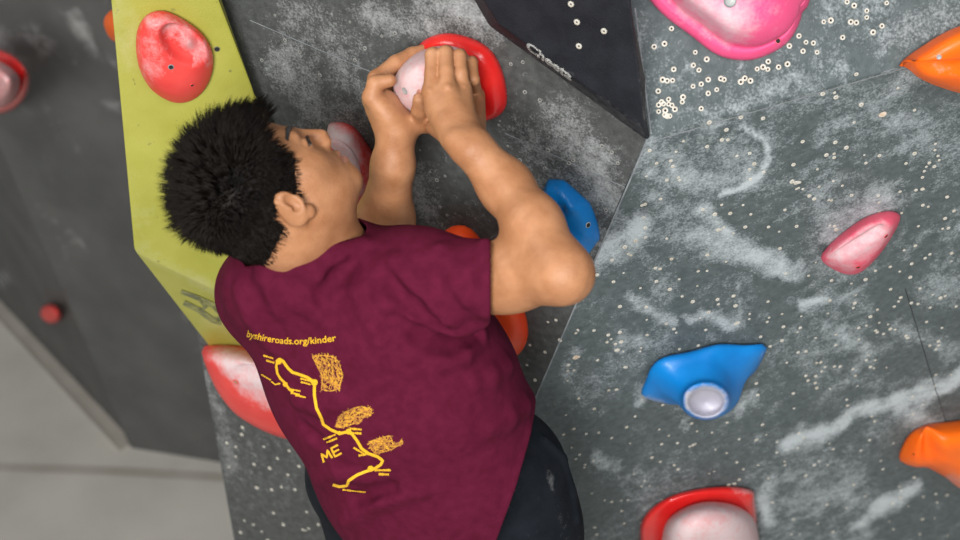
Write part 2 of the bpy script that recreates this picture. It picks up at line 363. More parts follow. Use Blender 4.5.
for px, py in ((883, 114), (576, 357)):                    # chipped paint around two holes, bare plywood showing
    c = W2.at(px, py); n = 11; V = [c + W2.n * .0009]; F = []
    for i in range(n):
        t = 2 * math.pi * i / n; r = rng.uniform(.0045, .0065)
        V.append(c + W2.n * .0007 + r * (W2.a * math.cos(t) + W2.b * math.sin(t)))
        F.append((0, 1 + i, 1 + (i + 1) % n))
    mesh_obj('paint_chip', V, F, M['chip'], wall_right, False)

# ------------------------------------------------------------------ volumes
def poly_volume(name, pl, base, top, mat, strokes=(), sub=28, base_h=0.0):
    """faceted volume: base outline on the wall, top outline raised: lists of (px, py) and (px, py, height)"""
    Bv = [pl.at(x, y, base_h) for x, y in base]; Tv = [pl.at(*t) for t in top]
    bm = bmesh.new(); n = len(Bv)
    b = [bm.verts.new(v) for v in Bv]; t = [bm.verts.new(v) for v in Tv]
    bm.faces.new(t)
    for i in range(n): bm.faces.new((b[i], b[(i + 1) % n], t[(i + 1) % n], t[i]))
    bm.faces.new(b[::-1])
    bmesh.ops.recalc_face_normals(bm, faces=bm.faces)
    bmesh.ops.bevel(bm, geom=list(bm.edges), offset=.003, segments=2, affect='EDGES', profile=.5)
    bmesh.ops.triangulate(bm, faces=bm.faces)
    for _ in range(5):
        bmesh.ops.subdivide_edges(bm, edges=[e for e in bm.edges if e.calc_length() > .03], cuts=1)
        bmesh.ops.triangulate(bm, faces=bm.faces)
    me = bpy.data.meshes.new(name); bm.to_mesh(me); bm.free()
    me.materials.append(mat)
    V = np.array([v.co for v in me.vertices])
    a = me.attributes.new('chalk', 'FLOAT', 'POINT'); a.data.foreach_set('value', chalk_field(to_px(V), strokes).astype(np.float32))
    o = bpy.data.objects.new(name, me); COL.objects.link(o)
    return o
dark = poly_volume('climbing_volume', W1, [(300, -290), (474, 0), (489, 26), (646, 140), (650, 139), (586, -290)],
                   [(312, -290, .036), (482, -2, .036), (499, 25, .036), (640, 126, .036), (647, 131, .036), (592, -290, .036)], M['dark_volume'],
                   [([(500, 40), (640, 132)], 9, .22), ([(640, 20), (648, 120)], 6, .25)])
tag(dark, 'black wedge shaped climbing volume with pale outlined lettering along its lower edge', 'climbing volume')
for x, y in ((571, 4), (577, 22), (579, 46), (604, 31)):
    o = bpy.data.objects.new('bolt_hole', NUT_BIG); COL.objects.link(o); o.parent = dark
    pq = Plane(W1.at(x, y, .0365), W1.n); o.matrix_world = frame_on(pq, pq.at(x, y), 0)
_a, _b, _c = W1.at(106, -80, .12), W1.at(134, 252, .15), W1.at(252, 86, .03)
LPL = Plane(_a, np.cross(_b - _a, _c - _a))
lh = lambda x, y: (x, y, float((LPL.at(x, y) - W1.p) @ W1.n))
lime = poly_volume('climbing_volume', W1, [(100, -290), (148, 240), (212, 350), (330, 352), (330, 250), (262, 120), (120, -290)],
                   [lh(84, -290), lh(134, 248), lh(136, 253), lh(262, 312), lh(296, 250), lh(252, 86), lh(108, -290)], M['lime'],
                   [([(118, 10), (128, 60)], 28, .22), ([(140, 250), (220, 292)], 9, .32), ([(130, 180), (150, 240)], 20, .12), ([(215, 320), (250, 350)], 16, .25), ([(205, 60), (235, 90)], 10, .1)])
tag(lime, 'large lime yellow climbing volume behind the climber on the left', 'climbing volume')

def bvh_of(o):
    return BVHTree.FromPolygons([o.matrix_world @ v.co for v in o.data.vertices], [tuple(p.vertices) for p in o.data.polygons])
def project(bvh, px, py, lift):
    d = Vector(ray(px, py)).normalized()
    h, n, i, dist = bvh.ray_cast(Vector(CAM), d)
    if h is None: return None
    if n.dot(d) > 0: n = -n
    return np.array(h + n * lift)
def decal(name, polys, bvh, lift, mat, parent):
    """print on a surface: flat px polygons laid onto the thing's own surface"""
    V = []; F = []
    for poly in polys:
        q = [project(bvh, x, y, lift) for x, y in poly]
        if any(v is None for v in q): continue
        b0 = len(V); V += q; F.append(list(range(b0, b0 + len(q))))
    return mesh_obj(name, V, F, mat, parent, smooth=False)
def stroke_polys(pts, w0, w1=None, step=1.5):
    w1 = w0 if w1 is None else w1
    pts = np.array(pts, float); out = []; dense = []
    for a, b in zip(pts[:-1], pts[1:]):
        k = max(1, int(np.linalg.norm(b - a) / step))
        dense += [a + (b - a) * i / k for i in range(k)]
    dense.append(pts[-1]); dense = np.array(dense); m = len(dense)
    tg = np.gradient(dense, axis=0); tg /= np.linalg.norm(tg, axis=1)[:, None] + 1e-9
    nn = np.stack([-tg[:, 1], tg[:, 0]], 1)
    wd = np.linspace(w0, w1, m)[:, None] / 2
    l, r = dense + nn * wd, dense - nn * wd
    return [(l[i], l[i + 1], r[i + 1], r[i]) for i in range(m - 1)]
def text_tris(s, size=1., outline=0.):
    cu = bpy.data.curves.new('lettering', 'FONT'); cu.body = s; cu.size = size; cu.resolution_u = 3
    cu.offset = .012
    if outline: cu.fill_mode = 'NONE'; cu.bevel_depth = outline; cu.bevel_resolution = 0; cu.offset = 0
    ob = bpy.data.objects.new('lettering', cu); COL.objects.link(ob)
    dg = bpy.context.evaluated_depsgraph_get(); dg.update()
    me = bpy.data.meshes.new_from_object(ob.evaluated_get(dg))
    bm = bmesh.new(); bm.from_mesh(me); bmesh.ops.triangulate(bm, faces=bm.faces)
    V = np.array([v.co for v in bm.verts]); F = [[v.index for v in f.verts] for f in bm.faces]
    bm.free(); bpy.data.objects.remove(ob); bpy.data.meshes.remove(me); bpy.data.curves.remove(cu)
    return V, F
lime_bvh, dark_bvh = bvh_of(lime), bvh_of(dark)
logo = []
for pts, a, b in (([(181, 291), (197, 297), (214, 305), (236, 325)], 4, 7), ([(184, 302), (198, 309), (212, 319), (222, 322)], 5, 6), ([(198, 297), (206, 306), (200, 311)], 3, 4),
                  ([(214, 306), (222, 314), (217, 321)], 5, 4), ([(225, 318), (229, 312)], 3, 3), ([(226, 306), (232, 311)], 3, 3)):
    logo += stroke_polys(pts, a, b, 3)
decal('printed_emblem', logo, lime_bvh, .0012, M['lime_mark'], lime)
V, F = text_tris('Cheeta', 1., .045)
x0, x1 = V[:, 0].min(), V[:, 0].max()
base_a, base_b = np.array([526.5, 47.]), np.array([572., 80.])
ax = unit(base_b - base_a); ay = unit(np.array([.25, -1.0]))
pxy = base_a + (V[:, :1] - x0) / (x1 - x0) * (base_b - base_a) + V[:, 1:2] * np.array([2.0, -9.0])
vv = [project(dark_bvh, x, y, .0016) for x, y in pxy]
keep = [f for f in F if all(vv[i] is not None for i in f)]
vv = [v if v is not None else np.zeros(3) for v in vv]
used = sorted({i for f in keep for i in f}); rm = {i: k for k, i in enumerate(used)}
mesh_obj('printed_lettering', [vv[i] for i in used], [[rm[i] for i in f] for f in keep], M['letter'], dark, False)

# ------------------------------------------------------------------ climbing holds
def ring_pts(spec, n):
    """resample a px outline (polygon or (cx, cy, rx, ry, rot)) at n even angles around its centre, smoothed"""
    if not isinstance(spec[0], (tuple, list)):
        cx, cy, rx, ry, ro = spec; t = np.linspace(0, 2 * math.pi, 96, endpoint=False); c, s = math.cos(math.radians(ro)), math.sin(math.radians(ro))
        q = np.stack([cx + rx * np.cos(t) * c - ry * np.sin(t) * s, cy + rx * np.cos(t) * s + ry * np.sin(t) * c], 1)
    else:
        p = np.array(spec, float); q = []
        m = len(p)
        for i in range(m):
            a, b, c, d = p[i - 1], p[i], p[(i + 1) % m], p[(i + 2) % m]
            for t in np.linspace(0, 1, 14, endpoint=False):
                q.append(.5 * (2 * b + (c - a) * t + (2 * a - 5 * b + 4 * c - d) * t * t + (3 * b - a - 3 * c + d) * t ** 3))
        q = np.array(q)
    cen = q.mean(0); e = q - cen; ang = np.unwrap(np.arctan2(e[:, 1], e[:, 0])); rad = np.linalg.norm(e, axis=1)
    if ang[-1] < ang[0]: ang, rad = ang[::-1], rad[::-1]
    o = np.argsort(ang % (2 * math.pi)); a2 = (ang % (2 * math.pi))[o]; r2 = rad[o]
    t = np.linspace(0, 2 * math.pi, n, endpoint=False)
    rr = np.interp(t, a2, r2, period=2 * math.pi)
    return np.stack([cen[0] + rr * np.cos(t), cen[1] + rr * np.sin(t)], 1)
def cr(a, b, c, d, t):
    return .5 * (2 * b + (c - a) * t + (2 * a - 5 * b + 4 * c - d) * t * t + (3 * b - a - 3 * c + d) * t ** 3)
def loft(name, pl, rings, mat, n=72, sub=5, parent=None, chalk=None, bumps=(), cap=None, linear=False):
    """organic hold: smooth rings (outline px, height, chalk) from the wall outwards, closed by a cap point"""
    P3 = []
    for spec, h, ck in rings:
        q = ring_pts(spec, n); P3.append((np.array([pl.at(x, y, h) for x, y in q]), ck))
    if cap is None:
        c = P3[-1][0].mean(0); cap = (c, P3[-1][1])
    else: cap = (pl.at(*cap[:3]), cap[3])
    P3.append((np.repeat(cap[0][None], n, 0), cap[1]))
    V = []; C = []; m = len(P3)
    for i in range(m - 1):
        a, b, c, d = P3[max(i - 1, 0)], P3[i], P3[i + 1], P3[min(i + 2, m - 1)]
        k = sub
        for j in range(k):
            t = j / k
            if linear: V.append(b[0] * (1 - t) + c[0] * t)
            else: V.append(cr(a[0], b[0], c[0], d[0], t))
            C.append(np.full(n, b[1] * (1 - t) + c[1] * t))
    nr = len(V)
    V = np.vstack(V + [cap[0][None]]); C = np.concatenate(C + [[cap[1]]])
    px = to_px(V); C = C - .14
    if chalk: C = np.clip(C + chalk_field(px, chalk), -1, 1)
    for (bx, by), rad, amt in bumps:
        e = px - (bx, by)
        if isinstance(rad, tuple):                              # flat bottomed oval pocket
            c_, s_ = math.cos(math.radians(rad[2])), math.sin(math.radians(rad[2]))
            d = np.hypot((e[:, 0] * c_ + e[:, 1] * s_) / rad[0], (e[:, 1] * c_ - e[:, 0] * s_) / rad[1]); inside = np.exp(-d ** 8)
        else: inside = np.exp(-(np.linalg.norm(e, axis=1) / rad) ** 2)
        V = V + pl.n * (amt * inside)[:, None]
    F = []
    for r in range(nr - 1):
        for i in range(n): F.append((r * n + i, r * n + (i + 1) % n, (r + 1) * n + (i + 1) % n, (r + 1) * n + i))
    last = len(V) - 1
    for i in range(n): F.append(((nr - 1) * n + i, (nr - 1) * n + (i + 1) % n, last))
    F.append([i for i in range(n)][::-1])
    bm = bmesh.new(); bv = [bm.verts.new(v) for v in V]
    for f in F: bm.faces.new([bv[i] for i in f])
    bmesh.ops.recalc_face_normals(bm, faces=bm.faces)
    me = bpy.data.meshes.new(name); bm.to_mesh(me); bm.free()
    me.materials.append(mat); me.polygons.foreach_set('use_smooth', [True] * len(me.polygons))
    a = me.attributes.new('chalk', 'FLOAT', 'POINT'); a.data.foreach_set('value', C.astype(np.float32))
    o = bpy.data.objects.new(name, me); COL.objects.link(o)
    if parent is not None: o.parent = parent
    return o
def scale_poly(p, f, dx=0, dy=0):
    p = np.array(p, float); c = p.mean(0); return [tuple(c + (q - c) * f + (dx, dy)) for q in p]
def disc_at(name, o, px, py, r, mat, ring=None, depth=.0008):
    """bolt, screw or hole set into a hold's surface"""
    b = bvh_of(o); d = Vector(ray(px, py)).normalized(); h, n, i, dist = b.ray_cast(Vector(CAM), d)
    if h is None: return
    if n.dot(d) > 0: n = -n
    pl = Plane(np.array(h), np.array(n)); V = []; F = []; fm = []; k = 16
    prof = [(r * 1.35, .0002), (r * 1.2, depth), (r, depth), (r * .8, .0004), (0, .0003)] if ring else [(r, .0003), (r * .9, depth), (r * .5, depth * .9), (0, depth * .8)]
    for rr, z in prof[:-1]:
        V += [np.array(h) + pl.n * z + rr * (pl.a * math.cos(2 * math.pi * j / k) + pl.b * math.sin(2 * math.pi * j / k)) for j in range(k)]
    V.append(np.array(h) + pl.n * prof[-1][1])
    for q in range(len(prof) - 2):
        for j in range(k): F.append((q * k + j, q * k + (j + 1) % k, (q + 1) * k + (j + 1) % k, (q + 1) * k + j)); fm.append(0 if (ring and q < 2) else 1)
    q = len(prof) - 2
    for j in range(k): F.append((q * k + j, q * k + (j + 1) % k, len(V) - 1)); fm.append(1)
    return mesh_obj(name, V, F, [ring or mat, mat], o, True, fm)

# red hold in the climber's hands: glossy rim plate and chalked dome
out = [(421, 44), (434, 35), (452, 33), (474, 39), (490, 49), (500, 64), (506, 84), (507, 104), (498, 115), (478, 119), (450, 112), (428, 90), (418, 64)]
hold = loft('climbing_hold', W1, [(out, 0, 0), (scale_poly(out, 1.0, -3, 3), .012, 0), (scale_poly(out, .86, -8, 8), .026, 0), (scale_poly(out, .5, -14, 10), .03, 0)], M['red'])
tag(hold, 'glossy red climbing hold with chalked dome gripped by both hands', 'climbing hold')
dome = [(388, 92), (392, 74), (406, 60), (426, 53), (446, 53), (461, 62), (468, 80), (467, 102), (454, 118), (430, 122), (408, 118), (393, 108)]
dm = loft('chalked_dome', W1, [(scale_poly(dome, .9, 10, -10), .02, .6), (scale_poly(dome, .98, 8, -6), .05, .7), (scale_poly(dome, .93, 2, 0), .085, .75), (scale_poly(dome, .6, -2, 2), .115, .75)], M['coral'], parent=hold, cap=(432, 92, .125, .75))
dm['label'] = 'white chalk covered dome'
dm_hand = dm
disc_at('bolt_hole', dm, 405, 91, .0038, M['steel'], M['seam_light']); disc_at('screw', dm, 420, 92, .0042, M['lips'], None, .002)

# chalky red hold behind the climber's chin
out = [(328, 126), (340, 122), (354, 127), (366, 142), (376, 160), (380, 185), (374, 208), (356, 216), (342, 211), (340, 180), (334, 150)]
hold = loft('climbing_hold', W1, [(out, 0, .25), (scale_poly(out, .97, -2, 2), .015, .28), (scale_poly(out, .75, -6, 5), .035, .32), (scale_poly(out, .4, -8, 6), .042, .3)], M['coral'],
            chalk=[([(330, 130), (345, 140), (352, 160)], 10, .5), ([(350, 150), (360, 190)], 6, .25)])
tag(hold, 'chalk dusted red climbing hold just behind the climber\'s mouth and chin', 'climbing hold')
lip = [(329, 142), (338, 139), (350, 146), (358, 158), (362, 172), (356, 175), (348, 163), (338, 153)]
l_ = loft('chalk_patch', W1, [(lip, .034, .7), (scale_poly(lip, .9, -1, 1), .042, .75), (scale_poly(lip, .5, -1, 1), .045, .75)], M['coral'], parent=hold)

# orange hold behind the shoulder
out = [(440, 240), (447, 229), (459, 225), (473, 230), (492, 255), (512, 288), (525, 312), (528, 336), (520, 353), (504, 359), (490, 352), (472, 330), (450, 295), (440, 262)]
hold = loft('climbing_hold', W1, [(out, 0, 0), (scale_poly(out, .98, -1, 1), .02, 0), (scale_poly(out, .8, -5, 4), .045, 0), (scale_poly(out, .4, -6, 5), .055, 0)], M['deep_orange'], chalk=[([(452, 230), (470, 230)], 6, .2)])
tag(hold, 'long orange red climbing hold mostly hidden behind the maroon sleeve', 'climbing hold')

# blue hold behind the elbow
out = [(541, 199), (547, 181), (550, 179), (564, 180), (567, 182), (585, 198), (591, 205), (598, 224), (600, 238), (597, 242), (589, 253), (585, 254), (560, 238), (545, 212)]
hold = loft('climbing_hold', W1, [(out, 0, 0), (scale_poly(out, .98, -1, 1), .014, 0), (scale_poly(out, .78, -6, 4), .034, .0), (scale_poly(out, .35, -8, 6), .04, 0)], M['blue'], chalk=[([(556, 190), (566, 198)], 7, .24), ([(562, 214)], 4, .3)],
            bumps=[((572, 205), 8, .006), ((560, 212), 6, -.006)])
tag(hold, 'small blue climbing hold tucked behind the climber\'s bent elbow', 'climbing hold')
disc_at('bolt_hole', hold, 588, 225, .0032, M['hole'], M['steel'])

# big pink hold top right
out = [(624, -40), (648, -2), (667, 18), (690, 35), (712, 52), (730, 59), (752, 60), (774, 52), (790, 40), (800, 22), (803, 10), (810, 0), (808, -50), (720, -80), (650, -75)]
hold = loft('climbing_hold', W3, [(out, 0, 0), (scale_poly(out, .985, 0, -1), .012, .02), (scale_poly(out, .93, 2, -4), .022, .05), (scale_poly(out, .87, 6, -6), .024, .1),
            (scale_poly(out, .83, 9, -8), .045, .12), (scale_poly(out, .62, 4, -10), .075, .25), (scale_poly(out, .3, 0, -10), .085, .3)], M['pink'],
            chalk=[([(690, 6), (730, 25)], 26, .42), ([(735, 10)], 20, .25), ([(672, 14), (735, 45)], 9, .15)])
tag(hold, 'huge hot pink climbing hold cut off by the top edge', 'climbing hold')
disc_at('bolt_hole', hold, 778, 41, .0030, M['hole'], M['rose']); disc_at('bolt', hold, 730, 1, .0062, M['steel'], M['seam_light'], .002)

# orange hold, upper right
out = [(899, 66), (908, 56), (924, 45), (940, 35), (960, 26), (1000, 15), (1040, 30), (1040, 80), (1000, 98), (965, 94), (940, 87), (925, 81), (912, 74)]
hold = loft('climbing_hold', W2, [(out, 0, 0), (scale_poly(out, .97, 1, 1), .012, 0), (scale_poly(out, .8, 3, 2), .035, 0), (scale_poly(out, .4, 4, 2), .048, 0)], M['orange'],
            chalk=[([(940, 72), (955, 74)], 6, .28)], bumps=[((x, 69.5 - (x - 910) * .03), 4.5, -.012) for x in range(908, 1000, 5)])
tag(hold, 'orange climbing hold with a lip crease at the upper right edge', 'climbing hold')
disc_at('bolt_hole', hold, 939, 57, .0026, M['steel'], M['seam_light'])

# slim pink hold on the right wall
out = [(821, 258), (828, 246), (846, 230), (866, 217), (886, 211), (898, 213), (900, 220), (892, 236), (878, 256), (862, 271), (848, 274), (832, 268)]
hold = loft('climbing_hold', W2, [(out, 0, .05), (scale_poly(out, .97, 0, 1), .012, .08), (scale_poly(out, .72, 1, 3), .032, .25), (scale_poly(out, .35, 1, 3), .036, .3)], M['rose'],
            chalk=[([(835, 258), (860, 246), (880, 232)], 13, .38), ([(845, 266)], 12, .25), ([(890, 216)], 9, -.3)], bumps=[((x, 258 - (x - 836) * .62), 4, -.007) for x in range(834, 884, 4)])
tag(hold, 'slim chalky pink leaf shaped climbing hold on the slate right wall', 'climbing hold')
disc_at('bolt_hole', hold, 886, 236, .0026, M['hole'], M['coral']); disc_at('bolt_hole', hold, 858, 267, .0030, M['hole'], M['coral'])

# blue hold with cup, centre right
out = [(643, 396), (646, 380), (652, 366), (664, 357), (690, 351), (718, 344), (745, 345), (766, 345), (764, 356), (755, 372), (742, 384), (735, 402), (722, 412), (700, 412), (684, 405), (668, 404)]
r1 = scale_poly(out, .96, -1, 1)
hold = loft('climbing_hold', W2, [(out, 0, .02), (r1, .014, .02), ([(662, 394), (668, 376), (690, 366), (712, 362), (732, 370), (742, 384), (738, 402), (724, 414), (700, 414), (680, 404)], .035, 0),
            ((706, 399, 27, 21, 0), .062, .02), ((706, 401, 23, 18, 0), .078, .3), ((706, 402, 18, 14, 0), .078, .7), ((706, 402, 14, 10, 0), .058, .75)], M['blue'], cap=(706, 403, .046, .8),
            chalk=[([(644, 398), (664, 404)], 5, .45), ([(690, 405), (688, 395)], 4, .35), ([(706, 404)], 14, .35), ([(755, 375), (764, 352)], 4, .25)])
tag(hold, 'blue climbing hold with a round chalked cup facing down', 'climbing hold')

# orange hold, lower right
out = [(899, 459), (904, 442), (914, 430), (932, 424), (960, 420), (1000, 416), (1040, 440), (1030, 490), (990, 500), (960, 488), (944, 476), (926, 468), (912, 466)]
hold = loft('climbing_hold', W2, [(out, 0, 0), (scale_poly(out, .97, 1, 1), .014, 0), (scale_poly(out, .75, 5, 4), .045, 0), (scale_poly(out, .4, 6, 4), .06, .05)], M['orange'],
            chalk=[([(950, 480), (965, 484)], 10, .45)], bumps=[((932, y), 8, -.012) for y in range(436, 466, 6)])
tag(hold, 'orange climbing hold with a chalked tip at the lower right edge', 'climbing hold')
disc_at('bolt_hole', hold, 914, 454, .0022, M['hole'], M['orange'])

# red and white dome at the bottom
out = [(640, 540), (641, 522), (652, 507), (672, 495), (700, 488), (730, 486), (752, 490), (755, 500), (757, 530), (756, 570), (720, 600), (670, 596), (645, 570)]
hold = loft('climbing_hold', W2, [(out, 0, .1), (scale_poly(out, .98, 0, 1), .012, .1), (scale_poly(out, .88, 0, 4), .022, .05), (scale_poly(out, .5, 0, 10), .024, 0)], M['red'], chalk=[([(735, 489), (752, 492)], 6, .3)])
tag(hold, 'red climbing hold with a big chalked dome at the bottom edge', 'climbing hold')
dome = [(662, 540), (668, 520), (684, 508), (705, 502), (730, 504), (748, 513), (757, 530), (757, 560), (740, 590), (705, 600), (675, 588), (662, 565)]
dm = loft('chalked_dome', W2, [(dome, .015, .65), (scale_poly(dome, 1., 0, 1), .04, .75), (scale_poly(dome, .85, 0, 4), .075, .8), (scale_poly(dome, .5, 0, 8), .1, .8)], M['coral'], parent=hold, chalk=[([(690, 520), (725, 515)], 14, -.12)])
dm['label'] = 'white chalk covered dome'

# red disc hold on the lime volume
def lime_plane():
    a, b, c = (np.array(project(lime_bvh, x, y, 0)) for x, y in ((140, 30), (150, 230), (225, 80)))
    return Plane(a, np.cross(b - a, c - a))
WL = lime_plane()
out = [(136, 48), (138, 28), (148, 14), (164, 11), (184, 20), (202, 34), (212, 52), (212, 72), (204, 90), (190, 101), (172, 102), (152, 90), (140, 70)]
hold = loft('climbing_hold', WL, [(out, 0, .05), (scale_poly(out, .98, 0, 0), .012, .08), (scale_poly(out, .8, -2, 0), .03, .1), (scale_poly(out, .5, -2, 0), .038, .1)], M['coral'],
            chalk=[([(150, 20), (180, 30), (208, 56)], 16, .3), ([(148, 45), (150, 70)], 22, .24), ([(170, 32), (186, 46), (196, 56)], 13, .36), ([(176, 58), (190, 63)], 4, -.3), ([(180, 95), (205, 80)], 16, -.25), ([(176, 40)], 6, -.15)],
            n=120, sub=9, bumps=[((183, 45), (25, 15, 38), -.016), ((188, 47), 7, .006)])
tag(hold, 'round coral red climbing hold with a thumb pocket on the lime volume', 'climbing hold')
disc_at('bolt_hole', hold, 171, 67, .0032, M['hole'], M['seam_light']); disc_at('bolt_hole', hold, 192, 85, .0022, M['hole'], M['coral'])
disc_at('bolt_hole', lime, 217, 49, .0035, M['hole'], M['lime_mark'])

# white and coral hold under the lime volume
out = [(202, 352), (208, 345), (235, 345), (262, 352), (300, 380), (320, 410), (318, 436), (296, 440), (268, 432), (240, 416), (222, 396), (210, 374)]
hold = loft('climbing_hold', W1, [(out, 0, .1), (scale_poly(out, .98, -1, 1), .02, .12), (scale_poly(out, .82, -6, 2), .06, .3), (scale_poly(out, .45, -10, -2), .08, .4)], M['coral'],
            chalk=[([(228, 358), (270, 385)], 18, .40), ([(256, 372)], 22, .3), ([(212, 372), (230, 405), (290, 436)], 15, -.5)], bumps=[((x, 372 + (x - 246) * .05), 5, -.01) for x in range(240, 275, 5)])
tag(hold, 'coral and white climbing hold directly beneath the lime volume', 'climbing hold')
disc_at('bolt_hole', hold, 236, 382, .0042, M['lips'], M['coral'])

# blurred holds on the far wall
WA, WB = Plane(B1, nA), Plane(B1, nB)
out = [(-30, 60), (-10, 48), (8, 52), (22, 62), (30, 76), (26, 96), (12, 110), (-10, 114), (-30, 100)]
hold = loft('climbing_hold', WA, [(out, 0, 0), (scale_poly(out, .98), .03, 0), (scale_poly(out, .85, -2, 1), .06, .1)], M['red'])
tag(hold, 'red climbing hold with a white core cut off by the left edge', 'climbing hold')
inn = [(-26, 70), (-8, 60), (8, 66), (19, 78), (17, 94), (6, 106), (-10, 108), (-26, 96)]
dm = loft('chalked_dome', WA, [(inn, .05, .5), (scale_poly(inn, .97), .10, .55), (scale_poly(inn, .6, -2, 1), .15, .6)], M['coral'], parent=hold)
hold = loft('climbing_hold', WA, [((51, 314, 10.5, 8.5, 15), 0, 0), ((51, 314, 10.5, 9, 15), .03, 0), ((50, 315, 7, 6, 0), .055, .05)], M['coral'], n=32, chalk=[([(48, 309)], 5, .15)])
tag(hold, 'tiny round coral climbing hold low on the blurred charcoal wall', 'climbing hold')
out = [(104, 24), (108, 13), (120, 8), (140, 14), (142, 30), (128, 42), (112, 40)]
hold = loft('climbing_hold', WA, [(out, 0, 0), (scale_poly(out, .97), .03, 0), (scale_poly(out, .6), .07, 0)], M['orange'], n=32)
tag(hold, 'orange climbing hold peeking out behind the lime volume at the top', 'climbing hold')
#PERSON
# ------------------------------------------------------------------ the climber: smooth distance-field modelling meshed with surface nets
class Node:
    def __init__(s, f, c, r): s.f, s.c, s.r = f, np.asarray(c, float), float(r)
BIG = .12
def ev(nd, p, bc, br):
    if np.linalg.norm(bc - nd.c) - br - nd.r > BIG: return None
    return nd.f(p, bc, br)
def full(nd, p, bc, br):
    v = ev(nd, p, bc, br)
    return np.full(len(p), BIG) if v is None else v
def rc(a, b, ra, rb):
    a, b = np.asarray(a, float), np.asarray(b, float); ab = b - a; q = ab @ ab + 1e-12
    def f(p, *_):
        t = np.clip((p - a) @ ab / q, 0, 1)
        return np.linalg.norm(p - a - t[:, None] * ab, axis=1) - (ra + (rb - ra) * t)
    return Node(f, (a + b) / 2, np.sqrt(q) / 2 + max(ra, rb))
def el(c, rad, ax=None):
    c, rad = np.asarray(c, float), np.asarray(rad, float); A = np.eye(3) if ax is None else np.asarray(ax, float)
    def f(p, *_):
        q = (p - c) @ A.T; k0 = np.linalg.norm(q / rad, axis=1); k1 = np.linalg.norm(q / rad ** 2, axis=1) + 1e-9
        return k0 * (k0 - 1) / k1
    return Node(f, c, rad.max())
def bound(ch):
    c = np.mean([n.c for n in ch], 0); return c, max(np.linalg.norm(n.c - c) + n.r for n in ch)
def sm(a, b, k):
    if k <= 0: return np.minimum(a, b)
    h = np.maximum(k - np.abs(a - b), 0) / k
    return np.minimum(a, b) - h * h * k / 4
def U(k, *ch):
    c, r = bound(ch)
    def f(p, bc, br):
        d = None
        for n in ch:
            v = ev(n, p, bc, br)
            if v is not None: d = v if d is None else sm(d, v, k)
        return np.full(len(p), BIG) if d is None else d
    return Node(f, c, r + k)
def D(k, a, *subs):
    def f(p, bc, br):
        d = full(a, p, bc, br)
        for s in subs:
            v = ev(s, p, bc, br)
            if v is not None: d = -sm(-d, v, k)
        return d
    return Node(f, a.c, a.r)
def shell(a, th): 
    def f(p, bc, br):
        d = full(a, p, bc, br); return np.maximum(d, -d - th)
    return Node(f, a.c, a.r)
def half(pt, n, c=None, r=None):
    """the solid side of a plane (n points out of it), optionally within a ball"""
    pt, n = np.asarray(pt, float), unit(n)
    def f(p, *_):
        d = (p - pt) @ n
        if r is not None: d = np.maximum(d, np.linalg.norm(p - c, axis=1) - r)
        return d
    return Node(f, c if r is not None else pt, r if r is not None else 9)
def local(nd, T, o):
    """nd modelled in a local frame: rows of T are the local axes, o its origin"""
    T, o = np.asarray(T, float), np.asarray(o, float)
    def f(p, bc, br): return full(nd, (p - o) @ T.T / HSC, (bc - o) @ T.T / HSC, br / HSC) * HSC
    return Node(f, HSC * (nd.c @ T) + o, nd.r * HSC)
def chain(k, *pts):
    return U(k, *[rc(pts[i][0], pts[i + 1][0], pts[i][1], pts[i + 1][1]) for i in range(len(pts) - 1)])
def pr(x, y, d, rpx): return (P(x, y, d), rpx * d / FPX)

